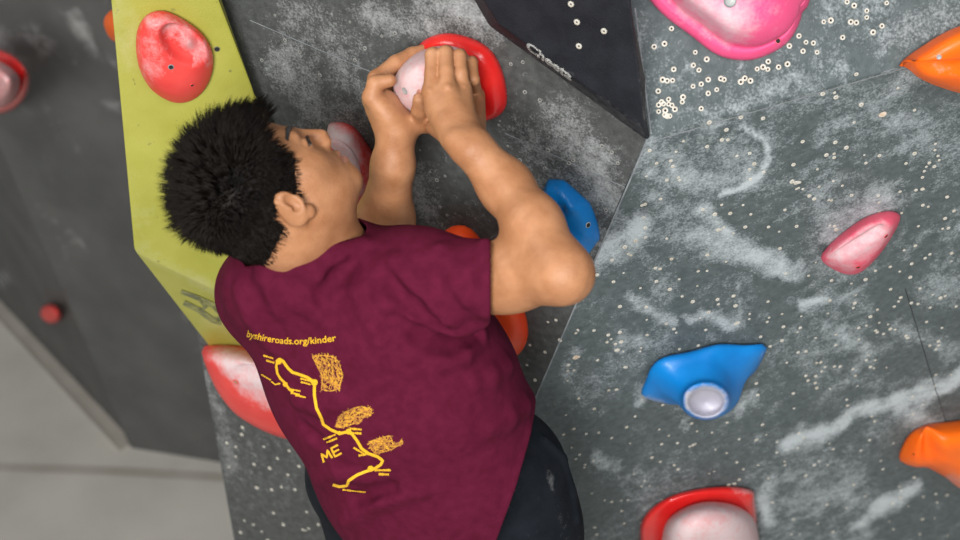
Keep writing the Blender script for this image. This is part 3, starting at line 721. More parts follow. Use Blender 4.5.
def nets(nd, h, B=14):
    lo = nd.c - nd.r - 3 * h; nb = np.ceil((2 * nd.r + 6 * h) / (h * B)).astype(int)
    half_d = h * B * .87
    keys = []; verts = []; edges = []
    g = np.stack(np.meshgrid(*[np.arange(B + 1)] * 3, indexing='ij'), -1).reshape(-1, 3)
    S = 1 << 20
    C = np.stack(np.meshgrid(*[np.arange(nb)] * 3, indexing='ij'), -1).reshape(-1, 3)
    cens = lo + (C + .5) * h * B
    for ib, cen in zip(C, cens):
        if np.linalg.norm(cen - nd.c) > nd.r + half_d: continue
        d0 = ev(nd, cen[None], cen, half_d)
        if d0 is None or abs(d0[0]) > half_d * 1.35 + .006: continue
        gi = g + ib * B
        d = full(nd, lo + gi * h, cen, half_d).reshape(B + 1, B + 1, B + 1)
        s = d < 0
        if s.all() or not s.any(): continue
        cs = np.zeros((B, B, B, 3)); cn = np.zeros((B, B, B))
        for ax in range(3):
            sl0 = [slice(None)] * 3; sl1 = [slice(None)] * 3; sl0[ax] = slice(0, B); sl1[ax] = slice(1, B + 1)
            a, b = d[tuple(sl0)], d[tuple(sl1)]; x = (a < 0) != (b < 0)
            t = np.where(x, a / np.where(x, a - b, 1), 0)
            o1, o2 = [q for q in range(3) if q != ax]
            for i in (0, 1):
                for j in (0, 1):
                    q = [slice(None)] * 3; q[o1] = slice(i, i + B); q[o2] = slice(j, j + B)
                    xx = x[tuple(q)]; tt = t[tuple(q)]
                    cn += xx; cs[..., ax] += tt * xx; cs[..., o1] += i * xx; cs[..., o2] += j * xx
            q = [slice(0, B)] * 3
            e = np.argwhere(x[tuple(q)])
            if len(e): edges.append(np.column_stack([e + ib * B, np.full(len(e), ax), (a[tuple(q)][tuple(e.T)] < 0)]))
        m = np.argwhere(cn > 0)
        v = m + cs[tuple(m.T)] / cn[tuple(m.T)][:, None]
        gm = m + ib * B
        keys.append(gm[:, 0] * S * S + gm[:, 1] * S + gm[:, 2]); verts.append(lo + (v + ib * B) * h)
    K = np.concatenate(keys); V = np.vstack(verts); E = np.vstack(edges)
    o = np.argsort(K); K, V = K[o], V[o]
    F = []
    for ax in range(3):
        e = E[E[:, 3] == ax]; o1, o2 = [(1, 2), (2, 0), (0, 1)][ax]
        def key(da, db):
            q = e[:, :3].copy(); q[:, o1] -= da; q[:, o2] -= db
            return q[:, 0] * S * S + q[:, 1] * S + q[:, 2]
        quad = np.stack([key(1, 1), key(0, 1), key(0, 0), key(1, 0)], 1)
        ix = np.searchsorted(K, quad); ix = np.clip(ix, 0, len(K) - 1)
        ok = (K[ix] == quad).all(1)
        ix = np.where((e[:, 4] == 1)[:, None], ix, ix[:, ::-1])
        F.append(ix[ok])
    return V, np.vstack(F)
def fast_mesh(name, V, F, mats, parent=None, smooth_it=0, fmat=None, attr=None):
    V = np.array(V)
    for _ in range(smooth_it):                                  # light relaxing, keeps volume by stepping back
        for lam in (.5, -.45):
            acc = np.zeros_like(V); n = np.zeros(len(V))
            for i in range(4):
                a, b = F[:, i], F[:, (i + 1) % 4]
                np.add.at(acc, a, V[b]); np.add.at(n, a, 1); np.add.at(acc, b, V[a]); np.add.at(n, b, 1)
            V = V + lam * (acc / np.maximum(n, 1)[:, None] - V)
    me = bpy.data.meshes.new(name)
    me.vertices.add(len(V)); me.vertices.foreach_set('co', V.astype(np.float32).ravel())
    me.loops.add(len(F) * 4); me.loops.foreach_set('vertex_index', F.astype(np.int32).ravel())
    me.polygons.add(len(F)); me.polygons.foreach_set('loop_start', np.arange(0, len(F) * 4, 4, dtype=np.int32))
    me.polygons.foreach_set('use_smooth', np.ones(len(F), bool))
    for m in (mats if isinstance(mats, list) else [mats]): me.materials.append(m)
    if fmat is not None: me.polygons.foreach_set('material_index', fmat.astype(np.int32))
    me.update(calc_edges=True); me.validate()
    for k, vals in (attr or {}).items():
        a = me.attributes.new(k, 'FLOAT', 'POINT'); a.data.foreach_set('value', np.asarray(vals, np.float32))
    o = bpy.data.objects.new(name, me); COL.objects.link(o)
    if parent is not None: o.parent = parent
    return o, V
def trace(nd, px, py):
    """where the viewing ray of a pixel meets a distance field"""
    r = ray(px, py); t = 1.7
    for _ in range(90):
        q = (CAM + r * t)[None]; d = full(nd, q, q[0], .0)[0]
        if d < .0006: break
        t += min(d, .05) * .8
    return CAM + r * t, t

# --- head frame: right ear towards the camera, face turned up to the hold
hu = unit(ci(-.80, .47, .34)); hf = ci(.52, .82, -.16); hf = unit(hf - hu * (hf @ hu)); hr = np.cross(hf, hu)
HT = np.array([hr, hf, hu])
HO = P(266, 191, 2.08); HSC = .89
def hl(r, f, u): return HO + HSC * (r * hr + f * hf + u * hu)
E3 = lambda v: np.array(v, float)
skull = el((0, -.004, .022), (.077, .090, .082))
head = U(.03, skull, el((0, .03, -.03), (.062, .058, .08)), el((0, .043, -.066), (.044, .042, .042)))
head = U(.022, head, rc((0, .069, -.084), (0, .073, -.087), .017, .0155), rc((.046, .004, -.060), (.014, .068, -.095), .016, .0135), rc((-.046, .004, -.060), (-.014, .068, -.095), .016, .0135),
         rc((.050, .040, -.030), (.040, .055, -.032), .018, .018), rc((-.050, .040, -.030), (-.040, .055, -.032), .018, .018))
head = U(.012, head, rc((-.034, .077, .010), (-.010, .083, .010), .008, .009), rc((.034, .077, .010), (.010, .083, .010), .008, .009))
head = D(.014, head, el((.033, .098, -.012), (.017, .014, .011)), el((-.033, .098, -.012), (.017, .014, .011)))
nose = U(.010, rc((0, .088, .004), (0, .107, -.031), .0072, .0078), el((.0115, .096, -.040), (.008, .011, .007)), el((-.0115, .096, -.040), (.008, .011, .007)), rc((0, .1, -.036), (0, .088, -.046), .008, .007))
head = U(.010, head, nose)
lips = U(.004, rc((-.020, .080, -.0665), (0, .0925, -.064), .004, .0068), rc((.020, .080, -.0665), (0, .0925, -.064), .004, .0068), rc((-.017, .080, -.0735), (0, .090, -.0755), .004, .0072), rc((.017, .080, -.0735), (0, .090, -.0755), .004, .0072))
head = U(.007, head, lips)
head = D(.003, head, rc((-.022, .086, -.070), (0, .0995, -.0695), .0016, .002), rc((.022, .086, -.070), (0, .0995, -.0695), .0016, .002), el((.0065, .098, -.0455), (.0035, .005, .003)), el((-.0065, .098, -.0455), (.0035, .005, .003)))
for sx in (1, -1):
    lid = D(.0008, el((sx * .032, .0735, -.011), (.0142, .0142, .0135)), el((sx * .036, .088, -.0120), (.013, .010, .0048)))
    head = U(.003, head, lid)
    head = D(.001, head, el((sx * .036, .088, -.0120), (.012, .0085, .0046)))
    er = np.array([[.92 * sx, -.38, 0], [.37 * sx, .90, -.22], [.08 * sx, .2, .97]])
    ear = el((sx * .080, -.012, -.022), (.0080, .017, .0275), er)
    ear = D(.004, ear, el((sx * .089, -.006, -.020), (.0080, .0095, .016), er))
    ear = U(.003, ear, rc((sx * .081, .003, -.022), (sx * .082, .002, -.030), .0045, .004), rc((sx * .084, -.016, .0), (sx * .085, -.014, -.022), .0032, .003), el((sx * .078, -.004, -.046), (.006, .008, .009)))
    head = U(.005, head, ear)
HEAD = local(head, HT, HO)

# --- right arm with hand on top of the dome, left arm with hand wrapped round its far side
hold_bvh = bvh_of(dm_hand)
def hd(px, py, default=2.25):
    h = hold_bvh.ray_cast(Vector(CAM), Vector(ray(px, py)).normalized())[0]
    return default if h is None else float((np.array(h) - CAM) @ FW)
neck = U(.03, rc(hl(0, -.030, -.055), P(318, 272, 2.205), .054, .054), rc(hl(0, .01, -.07), P(338, 262, 2.17), .040, .05))
d0 = hd(440, 90)
wr = d0 - .075
rarm = U(.025, chain(.02, pr(418, 278, 2.125, 34), pr(490, 278, 2.078, 32.5), pr(512, 277, 2.055, 33), pr(562, 274, 2.00, 28)),
         chain(.02, pr(562, 272, 2.00, 27.5), pr(533, 224, 2.04, 27.5), pr(506, 187, 2.08, 25), pr(474, 150, wr, 20.5)), rc(P(566, 277, 1.995), P(570, 278, 2.0), .019, .014))
rarm = U(.012, rarm, rc(P(470, 152, wr - .012), P(472, 150, wr - .012), .012, .012))
kn = [((431, 91), (432.5, 55), 7.3), ((447, 87), (445.5, 53.5), 7.6), ((462, 88), (459, 56.5), 7.2), ((475.5, 94), (471, 63), 6.2)]
rhand = []
palm = U(.014, *[rc(P(469 + (k[0][0] - 455) * .35, 146, wr + .002), P(k[0][0], k[0][1] + 2, hd(*k[0]) - .022), .0125, .0120) for k in kn])
palm = U(.012, palm, rc(P(452, 138, wr + .008), P(434, 110, d0 - .022), .013, .011))
for (mx, my), (qx, qy), r in kn:
    dq = hd(qx, qy + 5, d0 + .02); dk = hd(mx, my)
    f = chain(.003, pr(mx, my, dk - .024, r + 1.1), pr((mx + qx) / 2, (my + qy) / 2 + 1, min(dk, dq) - .018, r - .2), pr(qx, qy, dq - .010, r), pr(qx + 1, qy - 1, dq + .016, r - .6), pr(qx + 2, qy + 3, dq + .036, r - 1.2))
    rhand.append(U(.006, palm, f))
    rhand.append(U(.004, f, el(P(mx, my, dk - .034), (.0065, .0065, .005))))
thumb = chain(.004, pr(455, 140, wr - .004, 11), pr(431, 123, hd(431, 123) - .022, 9.6), pr(419.5, 110, hd(421, 110) - .012, 7.8), pr(419, 99, hd(420, 100) - .009, 6.4))
rhand = U(.0012, *rhand, U(.009, palm, thumb))
RARM = U(.016, rarm, rhand)
dl = hd(396, 95)
wl = dl + .0
larm = chain(.02, pr(396, 132, wl, 17.5), pr(393, 165, wl + .02, 19.5), pr(385, 220, wl + .09, 27.5), pr(374, 282, wl + .17, 30))
larm = U(.03, larm, chain(.02, pr(374, 282, wl + .17, 30), pr(270, 292, 2.30, 38)))
lpalm = U(.016, rc(P(396, 130, wl + .004), P(383, 106, wl - .006), .0215, .0215), rc(P(402, 126, wl + .02), P(388, 98, wl + .045), .020, .018), rc(P(388, 118, wl), P(374, 98, wl + .012), .018, .013))
rc_i = chain(.004, pr(373, 100, wl + .012, 10), pr(377, 79, wl + .010, 9.2), pr(396, 63, wl + .022, 7.9), pr(412, 54.5, wl + .036, 7.3), pr(427, 50, wl + .046, 6.4))
lf = [U(.008, lpalm, rc_i)]
for k, (dx, dy, dd) in enumerate(((4, 4, .020), (9, 11, .038), (15, 20, .054))):
    lf.append(U(.008, lpalm, chain(.004, pr(373 + dx, 100 + dy, wl + .012 + dd, 9.5 - k), pr(379 + dx, 80 + dy, wl + .02 + dd, 8.4 - .6 * k), pr(396 + dx, 66 + dy, wl + .045 + dd, 7.5 - .5 * k), pr(416 + dx, 58 + dy, wl + .06 + dd, 6.4 - .4 * k))))
lth = chain(.004, pr(388, 116, wl - .018, 12), pr(372, 97, wl - .026, 9.6), pr(375, 83.5, hd(398, 85) - .012, 8.0), pr(390, 80.5, hd(398, 81) - .012, 6.6))
lf.append(U(.009, lpalm, lth))
LARM = U(.016, larm, U(.0012, *lf))
core = U(.05, rc(P(330, 285, 2.22), P(375, 370, 2.28), .07, .08), rc(P(375, 370, 2.28), P(425, 460, 2.36), .08, .08), rc(P(330, 290, 2.2), P(418, 280, 2.13), .05, .04), rc(P(320, 290, 2.22), P(270, 292, 2.30), .05, .04))
BODY = U(.02, U(.03, HEAD, neck), U(.03, core, RARM), LARM)
V, F = nets(BODY, .0021)
cen = V[F].mean(1)
loc = (cen - HO) @ HT.T / HSC
lipm = (np.abs(loc[:, 0]) < .024) & (loc[:, 1] > .078) & (loc[:, 2] < -.0605) & (loc[:, 2] > -.0805)
ell = ((loc[:, 0] / .023) ** 2 + ((loc[:, 2] + .0702) / .0095) ** 2) < 1
px = to_px(V)
handchalk = np.clip(1 - np.min([seg_d(px, np.array(a, float), np.array(b, float))[0] for a, b in (((418, 96), (420, 108)), ((432, 52), (472, 60)), ((390, 80), (420, 52)))], 0) / 16, 0, 1) * .35
person, Vb = fast_mesh('person', V, F, [M['skin'], M['lips']], None, 1, (lipm & ell).astype(int), {'chalk': handchalk - .2})
tag(person, 'dark haired climber in a maroon printed t-shirt gripping the red hold with both hands', 'person')
for sx in (1, -1):                                              # eyes: ball, dark iris
    V, F = nets(local(el((sx * .032, .0735, -.011), (.0130, .0130, .0125)), HT, HO), .0016)
    lc = (V[F].mean(1) - HO) @ HT.T / HSC
    gaze = unit([0, 1, .15]); q = lc - np.array([sx * .032, .0735, -.011]); q /= np.linalg.norm(q, axis=1)[:, None]
    fast_mesh('eye', V, F, [M['eye'], M['iris']], person, 1, (q @ gaze > .55).astype(int))

# --- t-shirt
torso = U(.09, chain(.05, pr(297, 296, 2.25, 62), pr(345, 382, 2.31, 66), pr(392, 470, 2.39, 66), pr(440, 560, 2.46, 70)),
          chain(.05, pr(400, 318, 2.17, 80), pr(428, 385, 2.24, 84), pr(462, 455, 2.32, 84), pr(490, 520, 2.40, 82)),
          rc(P(360, 330, 2.24), P(425, 470, 2.38), .10, .10))
torso = U(.05, torso, rc(P(345, 284, 2.18), P(420, 278, 2.12), 44 * 2.18 / FPX, 45 * 2.12 / FPX), rc(P(330, 288, 2.20), P(262, 289, 2.27), 42 * 2.2 / FPX, 43 * 2.27 / FPX))
torso = U(.03, torso, rc(P(328, 302, 2.215), P(301, 236, 2.13), .078, .068), rc(P(270, 288, 2.205), P(345, 272, 2.155), .058, .056), rc(P(276, 285, 2.175), P(308, 277, 2.150), .062, .058))
shirt = U(.035, torso, rc(P(410, 282, 2.125), P(520, 278.5, 2.04), 45 * 2.12 / FPX, 39.5 * 2.04 / FPX))
shirt = U(.03, shirt, rc(P(266, 300, 2.285), P(330, 296, 2.36), .055, .05))
def fold(pts, r, k, inset, sign=1):
    q = [trace(shirt, x, y)[0] for x, y in pts]
    q = [p + unit(p - CAM) * inset for p in q]
    n = len(q); rr = [r * (.55 + .45 * math.sin(math.pi * (i + .5) / n)) for i in range(n)]
    return [rc(q[i], q[i + 1], rr[i], rr[i + 1]) for i in range(n - 1)]
ridges, grooves = [], []
for pts, r in (([(300, 268), (318, 274), (345, 258), (362, 244)], .006), ([(330, 285), (342, 268), (352, 252)], .007), ([(395, 262), (420, 290), (447, 318), (466, 328)], .009),
               ([(380, 300), (410, 318), (440, 334)], .008), ([(432, 334), (455, 332), (480, 322)], .010), ([(485, 244), (486, 280), (486, 314)], .003),
               ([(286, 300), (310, 305), (322, 318)], .006), ([(240, 290), (252, 318), (270, 345)], .006), ([(318, 478), (340, 472), (365, 476)], .007),
               ([(345, 520), (380, 500), (420, 490)], .008), ([(505, 366), (490, 376), (474, 382)], .010), ([(524, 406), (508, 418), (490, 426)], .010), ([(478, 335), (462, 352), (440, 362)], .011), ([(300, 400), (320, 405), (345, 398)], .010),
               ([(440, 250), (455, 275), (470, 300)], .005), ([(358, 290), (366, 310), (380, 340)], .005), ([(532, 436), (517, 485), (500, 536)], .003), ([(262, 276), (274, 292), (280, 310)], .006)):
    ridges += fold(pts, r, .02, r * .45)
for pts, r in (([(320, 296), (338, 276), (352, 262)], .005), ([(385, 276), (412, 306), (440, 328)], .006), ([(425, 342), (452, 343), (478, 334)], .008), ([(395, 318), (420, 336), (436, 345)], .005),
               ([(304, 428), (314, 438), (322, 444)], .005), ([(355, 500), (390, 488)], .006)):
    grooves += fold(pts, r, .02, -r * .2)
cloth = U(.020, shirt, U(.008, *ridges))
cloth = D(.018, cloth, *grooves)
hem_a, hem_b = P(536, 428, 2.2), P(500, 545, 2.3)
hem_n = unit(np.cross(hem_b - hem_a, ray(518, 485))); hem_n = hem_n if hem_n @ RI > 0 else -hem_n
hem_n = unit(hem_n + FW * .12)
cuff = P(491, 278, 2.06)
neck_hole = half(P(303, 250.5, 2.15), ci(.256, -.967, -.05), P(296, 216, 2.12), .088)
tee = D(.004, shell(cloth, .005), half(cuff, -RI, cuff, .088), neck_hole, half(hem_a, -hem_n, P(600, 470, 2.3), .26), half(P(420, 560, 2.4), ci(-.30, .95, 0), P(440, 640, 2.5), .24),
         half(P(318, 296, 2.36), ci(-1, 0, -.1), P(330, 296, 2.38), .075))
V, F = nets(tee, .0026)
shirt_o, Vs = fast_mesh('shirt', V, F, M['shirt'], person, 2)
shirt_o['label'] = 'maroon short sleeved t-shirt with a yellow printed route map on the back'

# --- trousers and shoes
trs = U(.04, chain(.04, pr(455, 455, 2.36, 72), pr(487, 482, 2.42, 76), pr(497, 530, 2.46, 80), pr(520, 640, 2.58, 70), pr(528, 740, 2.70, 52)),
        chain(.04, pr(440, 520, 2.46, 78), pr(404, 505, 2.50, 60), pr(342, 392, 2.52, 54)), chain(.03, pr(342, 392, 2.52, 52), pr(350, 480, 2.68, 40), pr(372, 590, 2.86, 30)),
        chain(.03, pr(528, 740, 2.70, 52), pr(545, 850, 2.72, 42), pr(560, 960, 2.76, 32)))
q = [trace(trs, x, y)[0] for x, y in ((545, 440), (563, 458), (572, 490), (577, 520))]
trs = U(.008, trs, *[rc(q[i], q[i + 1], .005, .005) for i in range(3)])
V, F = nets(trs, .0042)
px = to_px(V)
tr_o, _ = fast_mesh('trousers', V, F, M['trousers'], person, 1, None, {'chalk': chalk_field(px, [([(549, 472), (552, 488)], 4, .25), ([(560, 500), (566, 535)], 8, .1)])})
for a, b in ((P(374, 602, 2.88), P(392, 612, 2.95)), (P(560, 985, 2.78), P(585, 990, 2.86))):
    V, F = nets(U(.02, rc(a, b, .042, .034), rc(b, b + (b - a) * .8, .034, .026)), .005)
    fast_mesh('climbing_shoe', V, F, M['shoe'], person, 1)

# --- hair: close cap plus thousands of tapered strands
def scalp(l):
    r, f, u = np.abs(l[:, 0]), l[:, 1], l[:, 2]
    top = (u > .050) & (f < .076 - np.maximum(0, r - .03) * .75)
    side = (u > -.008) & (u <= .050) & (f < .050 - np.maximum(0, u - .01) * .10)
    burn = (u > -.040) & (u <= -.008) & (f > .006) & (f < .060 + u * .55) & (r > .045)
    back = (u <= -.008) & (f < -.036 - np.maximum(0, -.02 - u) * .2) & (u > -.066 + np.maximum(0, -.06 - f) * .6)
    over = (u > -.012) & (u <= .01) & (f <= .03)
    return top | side | burn | back | over
cap = local(el((0, -.004, .022), (.0825, .0950, .0885)), HT, HO)
back_cap = local(U(.03, el((0, -.004, .022), (.0825, .0950, .0885)), rc((0, -.040, -.02), (0, -.034, -.06), .052, .050)), HT, HO)
V, F = nets(back_cap, .003)
cl = (V[F].mean(1) - HO) @ HT.T / HSC
edge = cl.copy(); edge[:, 2] -= .003
sel = scalp(edge)
Fc = F[sel]; us = np.unique(Fc); mp = np.full(len(V), -1); mp[us] = np.arange(len(us))
# strand roots spread over the cap
tri = V[Fc]; ar = np.linalg.norm(np.cross(tri[:, 1] - tri[:, 0], tri[:, 3] - tri[:, 0]), axis=1); ar /= ar.sum()
NS = 15000
pick = rng.choice(len(Fc), NS, p=ar); uv = rng.random((NS, 2, 1))
root = tri[pick, 0] * (1 - uv[:, 0]) * (1 - uv[:, 1]) + tri[pick, 1] * uv[:, 0] * (1 - uv[:, 1]) + tri[pick, 2] * uv[:, 0] * uv[:, 1] + tri[pick, 3] * (1 - uv[:, 0]) * uv[:, 1]
nr = np.cross(tri[pick, 1] - tri[pick, 0], tri[pick, 3] - tri[pick, 0]); nr /= np.linalg.norm(nr, axis=1)[:, None] + 1e-12
ctr = hl(0, -.012, .01); flip = np.sum(nr * (root - ctr), 1) < 0; nr[flip] *= -1
lr = (root - HO) @ HT.T / HSC
topness = np.clip((lr[:, 2] - .01) / .06, 0, 1); front = np.clip((lr[:, 1] - .0) / .07, 0, 1); low = np.clip((-.02 - lr[:, 2]) / .05, 0, 1)
clump = np.sin(lr[:, 0] * 190 + 3 * np.sin(lr[:, 1] * 90)) * np.cos(lr[:, 1] * 170 + 2 * np.sin(lr[:, 2] * 110))
length = .008 + .017 * topness + .005 * clump * topness + .008 * front * topness - .002 * low
length *= rng.uniform(.72, 1.15, NS)
length += .0025 + .0065 * topness * (1 - .7 * front)
lean_l = np.zeros((NS, 3)); lean_l[:, 1] = .15 + 1.0 * front; lean_l[:, 2] = -.75 + .75 * topness - .6 * front; lean_l[:, 0] = .25 * clump
lean_l += rng.normal(0, .24, (NS, 3))
lean = lean_l @ HT
k_out = (.30 + .62 * topness * (1 - .55 * front))[:, None]
dirs = nr * k_out + lean * (.75 - .35 * topness * (1 - front))[:, None]
dirs /= np.linalg.norm(dirs, axis=1)[:, None]
d2 = dirs * .75 + lean * .28; d2 /= np.linalg.norm(d2, axis=1)[:, None]
side1 = np.cross(dirs, rng.normal(0, 1, (NS, 3))); side1 /= np.linalg.norm(side1, axis=1)[:, None]
side2 = np.cross(dirs, side1)
seeds = root[rng.choice(NS, 620, replace=False)]              # strands gather into small tufts
own = np.concatenate([np.argmin(((root[i:i + 1000, None] - seeds[None]) ** 2).sum(-1), 1) for i in range(0, NS, 1000)])
pull = (seeds[own] - root) * (.75 * topness + .25)[:, None]
mean_d = np.zeros((620, 3)); np.add.at(mean_d, own, d2); mean_d /= np.linalg.norm(mean_d, axis=1)[:, None] + 1e-9
d2 = d2 * .45 + mean_d[own] * .55 + pull / length[:, None] * .9
dirs = dirs * .7 + mean_d[own] * .3 + pull / length[:, None] * .35
rad = rng.uniform(.00045, .0008, NS)[:, None]
r0 = root - nr * .002
pts = [r0, r0 + dirs * (length * .5)[:, None], r0 + dirs * (length * .5)[:, None] + d2 * (length * .5)[:, None]]
HV = [V[us]]; HF = [mp[Fc]]
b0 = len(us); rows = []
for p_, s_ in ((pts[0], 1.), (pts[1], .85)):
    for a in range(3):
        t = 2 * math.pi * a / 3; rows.append(p_ + rad * s_ * (side1 * math.cos(t) + side2 * math.sin(t)))
rows.append(pts[2])
HV.append(np.stack(rows, 1).reshape(-1, 3)); base_i = b0 + np.arange(NS)[:, None] * 7
for a in range(3):
    b = (a + 1) % 3
    HF.append(base_i + np.array([[a, b, 3 + b, 3 + a]]))
quads = np.vstack(HF); tris = np.vstack([base_i + np.array([[3 + a, 3 + (a + 1) % 3, 6]]) for a in range(3)])
HV = np.vstack(HV)
hair = mesh_obj('hair', HV, quads.tolist() + tris.tolist(), M['hair'], person)
hair['label'] = 'short black hair'
face_bvh = bvh_of(person)
def on_face(r, u):
    h = face_bvh.ray_cast(Vector(HO + HSC * (np.array([r, .16, u]) @ HT)), Vector(-hf))[0]
    return None if h is None else np.array(h)
for sx in (1, -1):                                              # eyebrows: small hairs lying on the brow
    BV, BF = [], []
    for i in range(420):
        t = rng.random(); r_b = sx * (.012 + .036 * t); u_b = .0150 + .0065 * math.sin(t * 2.2) + rng.normal(0, .0020) * (1 - .5 * t)
        a, b = on_face(r_b, u_b), on_face(r_b + sx * .006, u_b + .0025 - .004 * t)
        if a is None or b is None or np.linalg.norm(a - b) > .02: continue
        a = a + hf * .0002; b = b + hf * .0016
        s = unit(np.cross(b - a, hf)) * .0006; c_ = unit(np.cross(s, b - a)) * .0006; k = len(BV)
        BV += [a - s, a + s, a + c_ * 1.2, b]; BF += [(k, k + 1, k + 3), (k + 1, k + 2, k + 3), (k + 2, k, k + 3), (k, k + 2, k + 1)]
    mesh_obj('eyebrow', BV, BF, M['brow'], person)
    BV, BF = [], []
    for i in range(60):
        t = rng.random(); l = np.array([sx * (.022 + .026 * t), .0885 - .014 * (t - .3) ** 2 - .006 * t, -.0075 - .0035 * t * t + rng.normal(0, .0006)])
        a = HO + HSC * (l @ HT); b = HO + HSC * ((l + np.array([sx * .003 * t, .006 - .002 * t, -.0005])) @ HT)
        s = unit(np.cross(b - a, hf + hu)) * .0006; c_ = unit(np.cross(b - a, s)) * .0006; k = len(BV)
        BV += [a - s, a + s, a + c_ * 1.2, b]; BF += [(k, k + 1, k + 3), (k + 1, k + 2, k + 3), (k + 2, k, k + 3), (k, k + 2, k + 1)]
    mesh_obj('eyelashes', BV, BF, M['brow'], person)

# --- the yellow print on the back of the shirt
sb = bvh_of(shirt_o)
V, F = text_tris('byshireroads.org/kinder')
x0, x1 = V[:, 0].min(), V[:, 0].max(); t = (V[:, 0] - x0) / (x1 - x0)
p0, p1, p2 = np.array([247., 336]), np.array([290., 349]), np.array([337., 340.5])
t = t ** 1.06
bp = (p0 * ((1 - t) ** 2)[:, None] + p1 * (2 * t * (1 - t))[:, None] + p2 * (t ** 2)[:, None])
tg = 2 * ((p1 - p0) * (1 - t)[:, None] + (p2 - p1) * t[:, None]); tg /= np.linalg.norm(tg, axis=1)[:, None]
up = np.stack([tg[:, 1], -tg[:, 0]], 1)
q = bp + up * V[:, 1:2] * 9.4 + tg * 0
pts3 = [project(sb, x, y, .0011) for x, y in q]
pts3 = [p if p is not None else np.array([0, 0, 0.]) for p in pts3]
okf = [f for f in F if all(abs(pts3[i]).sum() > .01 for i in f)]
us = sorted({i for f in okf for i in f}); rm = {i: k for k, i in enumerate(us)}
mesh_obj('printed_lettering', [pts3[i] for i in us], [[rm[i] for i in f] for f in okf], M['print'], shirt_o, False)
route = []
route += stroke_polys([(277, 361), (280, 358.5), (284, 361), (288, 367), (291, 370), (293, 372), (300, 374), (308, 377), (315, 382)], 2.9)
route += stroke_polys([(278, 360), (277, 366), (278, 373), (281, 378), (286, 383), (290, 389), (294, 392)], 2.4)
route += stroke_polys([(272, 381), (276, 384), (281, 383)], 1.6)
route += stroke_polys([(315, 382), (315, 395), (317, 408), (321, 416), (324, 424), (331, 429), (340, 433), (349, 431), (353, 434), (358, 441), (362, 448), (369, 453), (378, 456), (383, 460), (381, 464), (375, 468), (366, 471), (357, 475), (349, 480), (347, 485), (340, 486), (333, 484)], 2.9)
for x, y, r in ((279.5, 361, 3.2), (315, 382, 3.4), (349, 431, 3.0), (371, 468, 3.2), (286, 384, 2.6), (340, 432.5, 2.2)):
    route += [[(x + r * math.cos(a), y + r * math.sin(a)) for a in np.linspace(0, 2 * math.pi, 9)[:-1]]]
decal('printed_route', route, sb, .0012, M['print'], shirt_o)
small = []
def words_px(ax_, ay_, bx_, by_, rows, h, gap):
    """rows of tiny unreadable caption dashes"""
    caption = []; h *= 1.25
    d = unit([bx_ - ax_, by_ - ay_]); n = np.array([-d[1], d[0]]); ln = math.hypot(bx_ - ax_, by_ - ay_)
    for k in range(rows):
        s = 0 if k == 0 else ln * .12
        while s < ln - .6:
            wv = rng.uniform(1.2, 2.6); e = min(s + wv, ln)
            caption.extend(stroke_polys([np.array([ax_, ay_]) + d * s + n * gap * k, np.array([ax_, ay_]) + d * e + n * gap * k], h * rng.uniform(.7, 1.15)))
            s = e + rng.uniform(.15, .4)
    decal('printed_caption', caption, sb, .0012, M['print'], shirt_o)
for a in ((264, 355, 274, 358, 1, 1.6, 3.4), (267, 360, 275, 362.5, 1, 1.6, 3), (301, 378, 312, 381, 2, 1.5, 3.2), (291, 389, 301, 391, 2, 1.4, 3.6), (296, 395, 307, 397.5, 1, 1.4, 3), (262, 374, 272, 380, 1, 1.2, 3),
          (350, 428, 362, 429, 2, 1.7, 4), (324, 439, 336, 434, 2, 1.6, 4), (354, 447, 364, 453, 1, 1.6, 3), (359, 455, 369, 453, 1, 1.6, 3), (375, 469.5, 391, 469.5, 1, 2, 4), (379, 473.5, 390, 473.8, 1, 1.8, 4), (343, 489, 366, 491.5, 1, 1.3, 3)):
    words_px(*a)
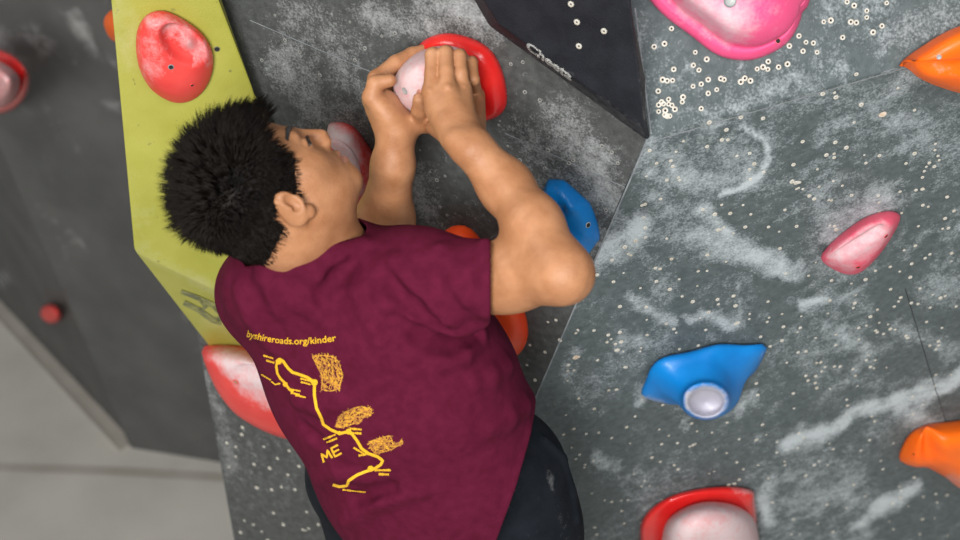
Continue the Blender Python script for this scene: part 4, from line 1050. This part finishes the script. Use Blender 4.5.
def glyph(o, pts, wd):
    ax_, ay_ = np.array([8.2, -4.5]), np.array([-3.6, -8.2])
    return stroke_polys([np.array(o) + ax_ * x + ay_ * y for x, y in pts], wd, None, 1.2)
decal('printed_lettering', glyph((324.5, 462), [(0, 0), (.12, 1), (.5, .35), (.88, 1), (1, 0)], 2.1) , sb, .0012, M['print'], shirt_o)
decal('printed_lettering', glyph((335.5, 456), [(.8, 0), (0, 0), (0, 1), (.8, 1)], 2.0) + glyph((335.5, 456), [(0, .5), (.7, .5)], 1.8), sb, .0012, M['print'], shirt_o)
def sketch(name, outline, seeds, ang, spread, ln, wd):
    """hatched hill drawing: many short pen strokes filling an outline"""
    o = np.array(outline, float); mn, mx = o.min(0), o.max(0); polys = []; k = 0
    def inside(p):
        c = False
        for i in range(len(o)):
            a, b = o[i], o[i - 1]
            if (a[1] > p[1]) != (b[1] > p[1]) and p[0] < (b[0] - a[0]) * (p[1] - a[1]) / (b[1] - a[1]) + a[0]: c = not c
        return c
    while k < seeds:
        p = rng.uniform(mn, mx)
        if not inside(p): continue
        k += 1; t = math.radians(ang + rng.normal(0, spread)); L_ = rng.uniform(.5, 1) * ln
        d = np.array([math.cos(t), math.sin(t)]) * L_ / 2; bend = rng.normal(0, .5, 2)
        polys += stroke_polys([p - d, p + bend, p + d], wd * rng.uniform(.6, 1.2), wd * .5)
    for i in range(len(o)):
        polys += stroke_polys([o[i - 1], (o[i - 1] + o[i]) / 2 + rng.normal(0, .3, 2), o[i]], wd)
    decal(name, polys, sb, .0013, M['print_worn'], shirt_o)
sketch('printed_hill_sketch', [(313, 356), (323, 355), (334, 356), (340, 363), (343, 376), (340, 388), (331, 391), (322, 389), (323, 378), (319, 368)], 190, 75, 30, 8, .95)
sketch('printed_hill_sketch', [(336, 426), (341, 414), (352, 408), (363, 406), (372, 409), (371, 415), (364, 416), (360, 422), (350, 424), (342, 427)], 150, -25, 30, 8, .95)
sketch('printed_hill_sketch', [(370, 441), (390, 435), (393, 444), (403, 440), (403, 443), (392, 449), (376, 453), (372, 449)], 120, -14, 30, 8, .9)
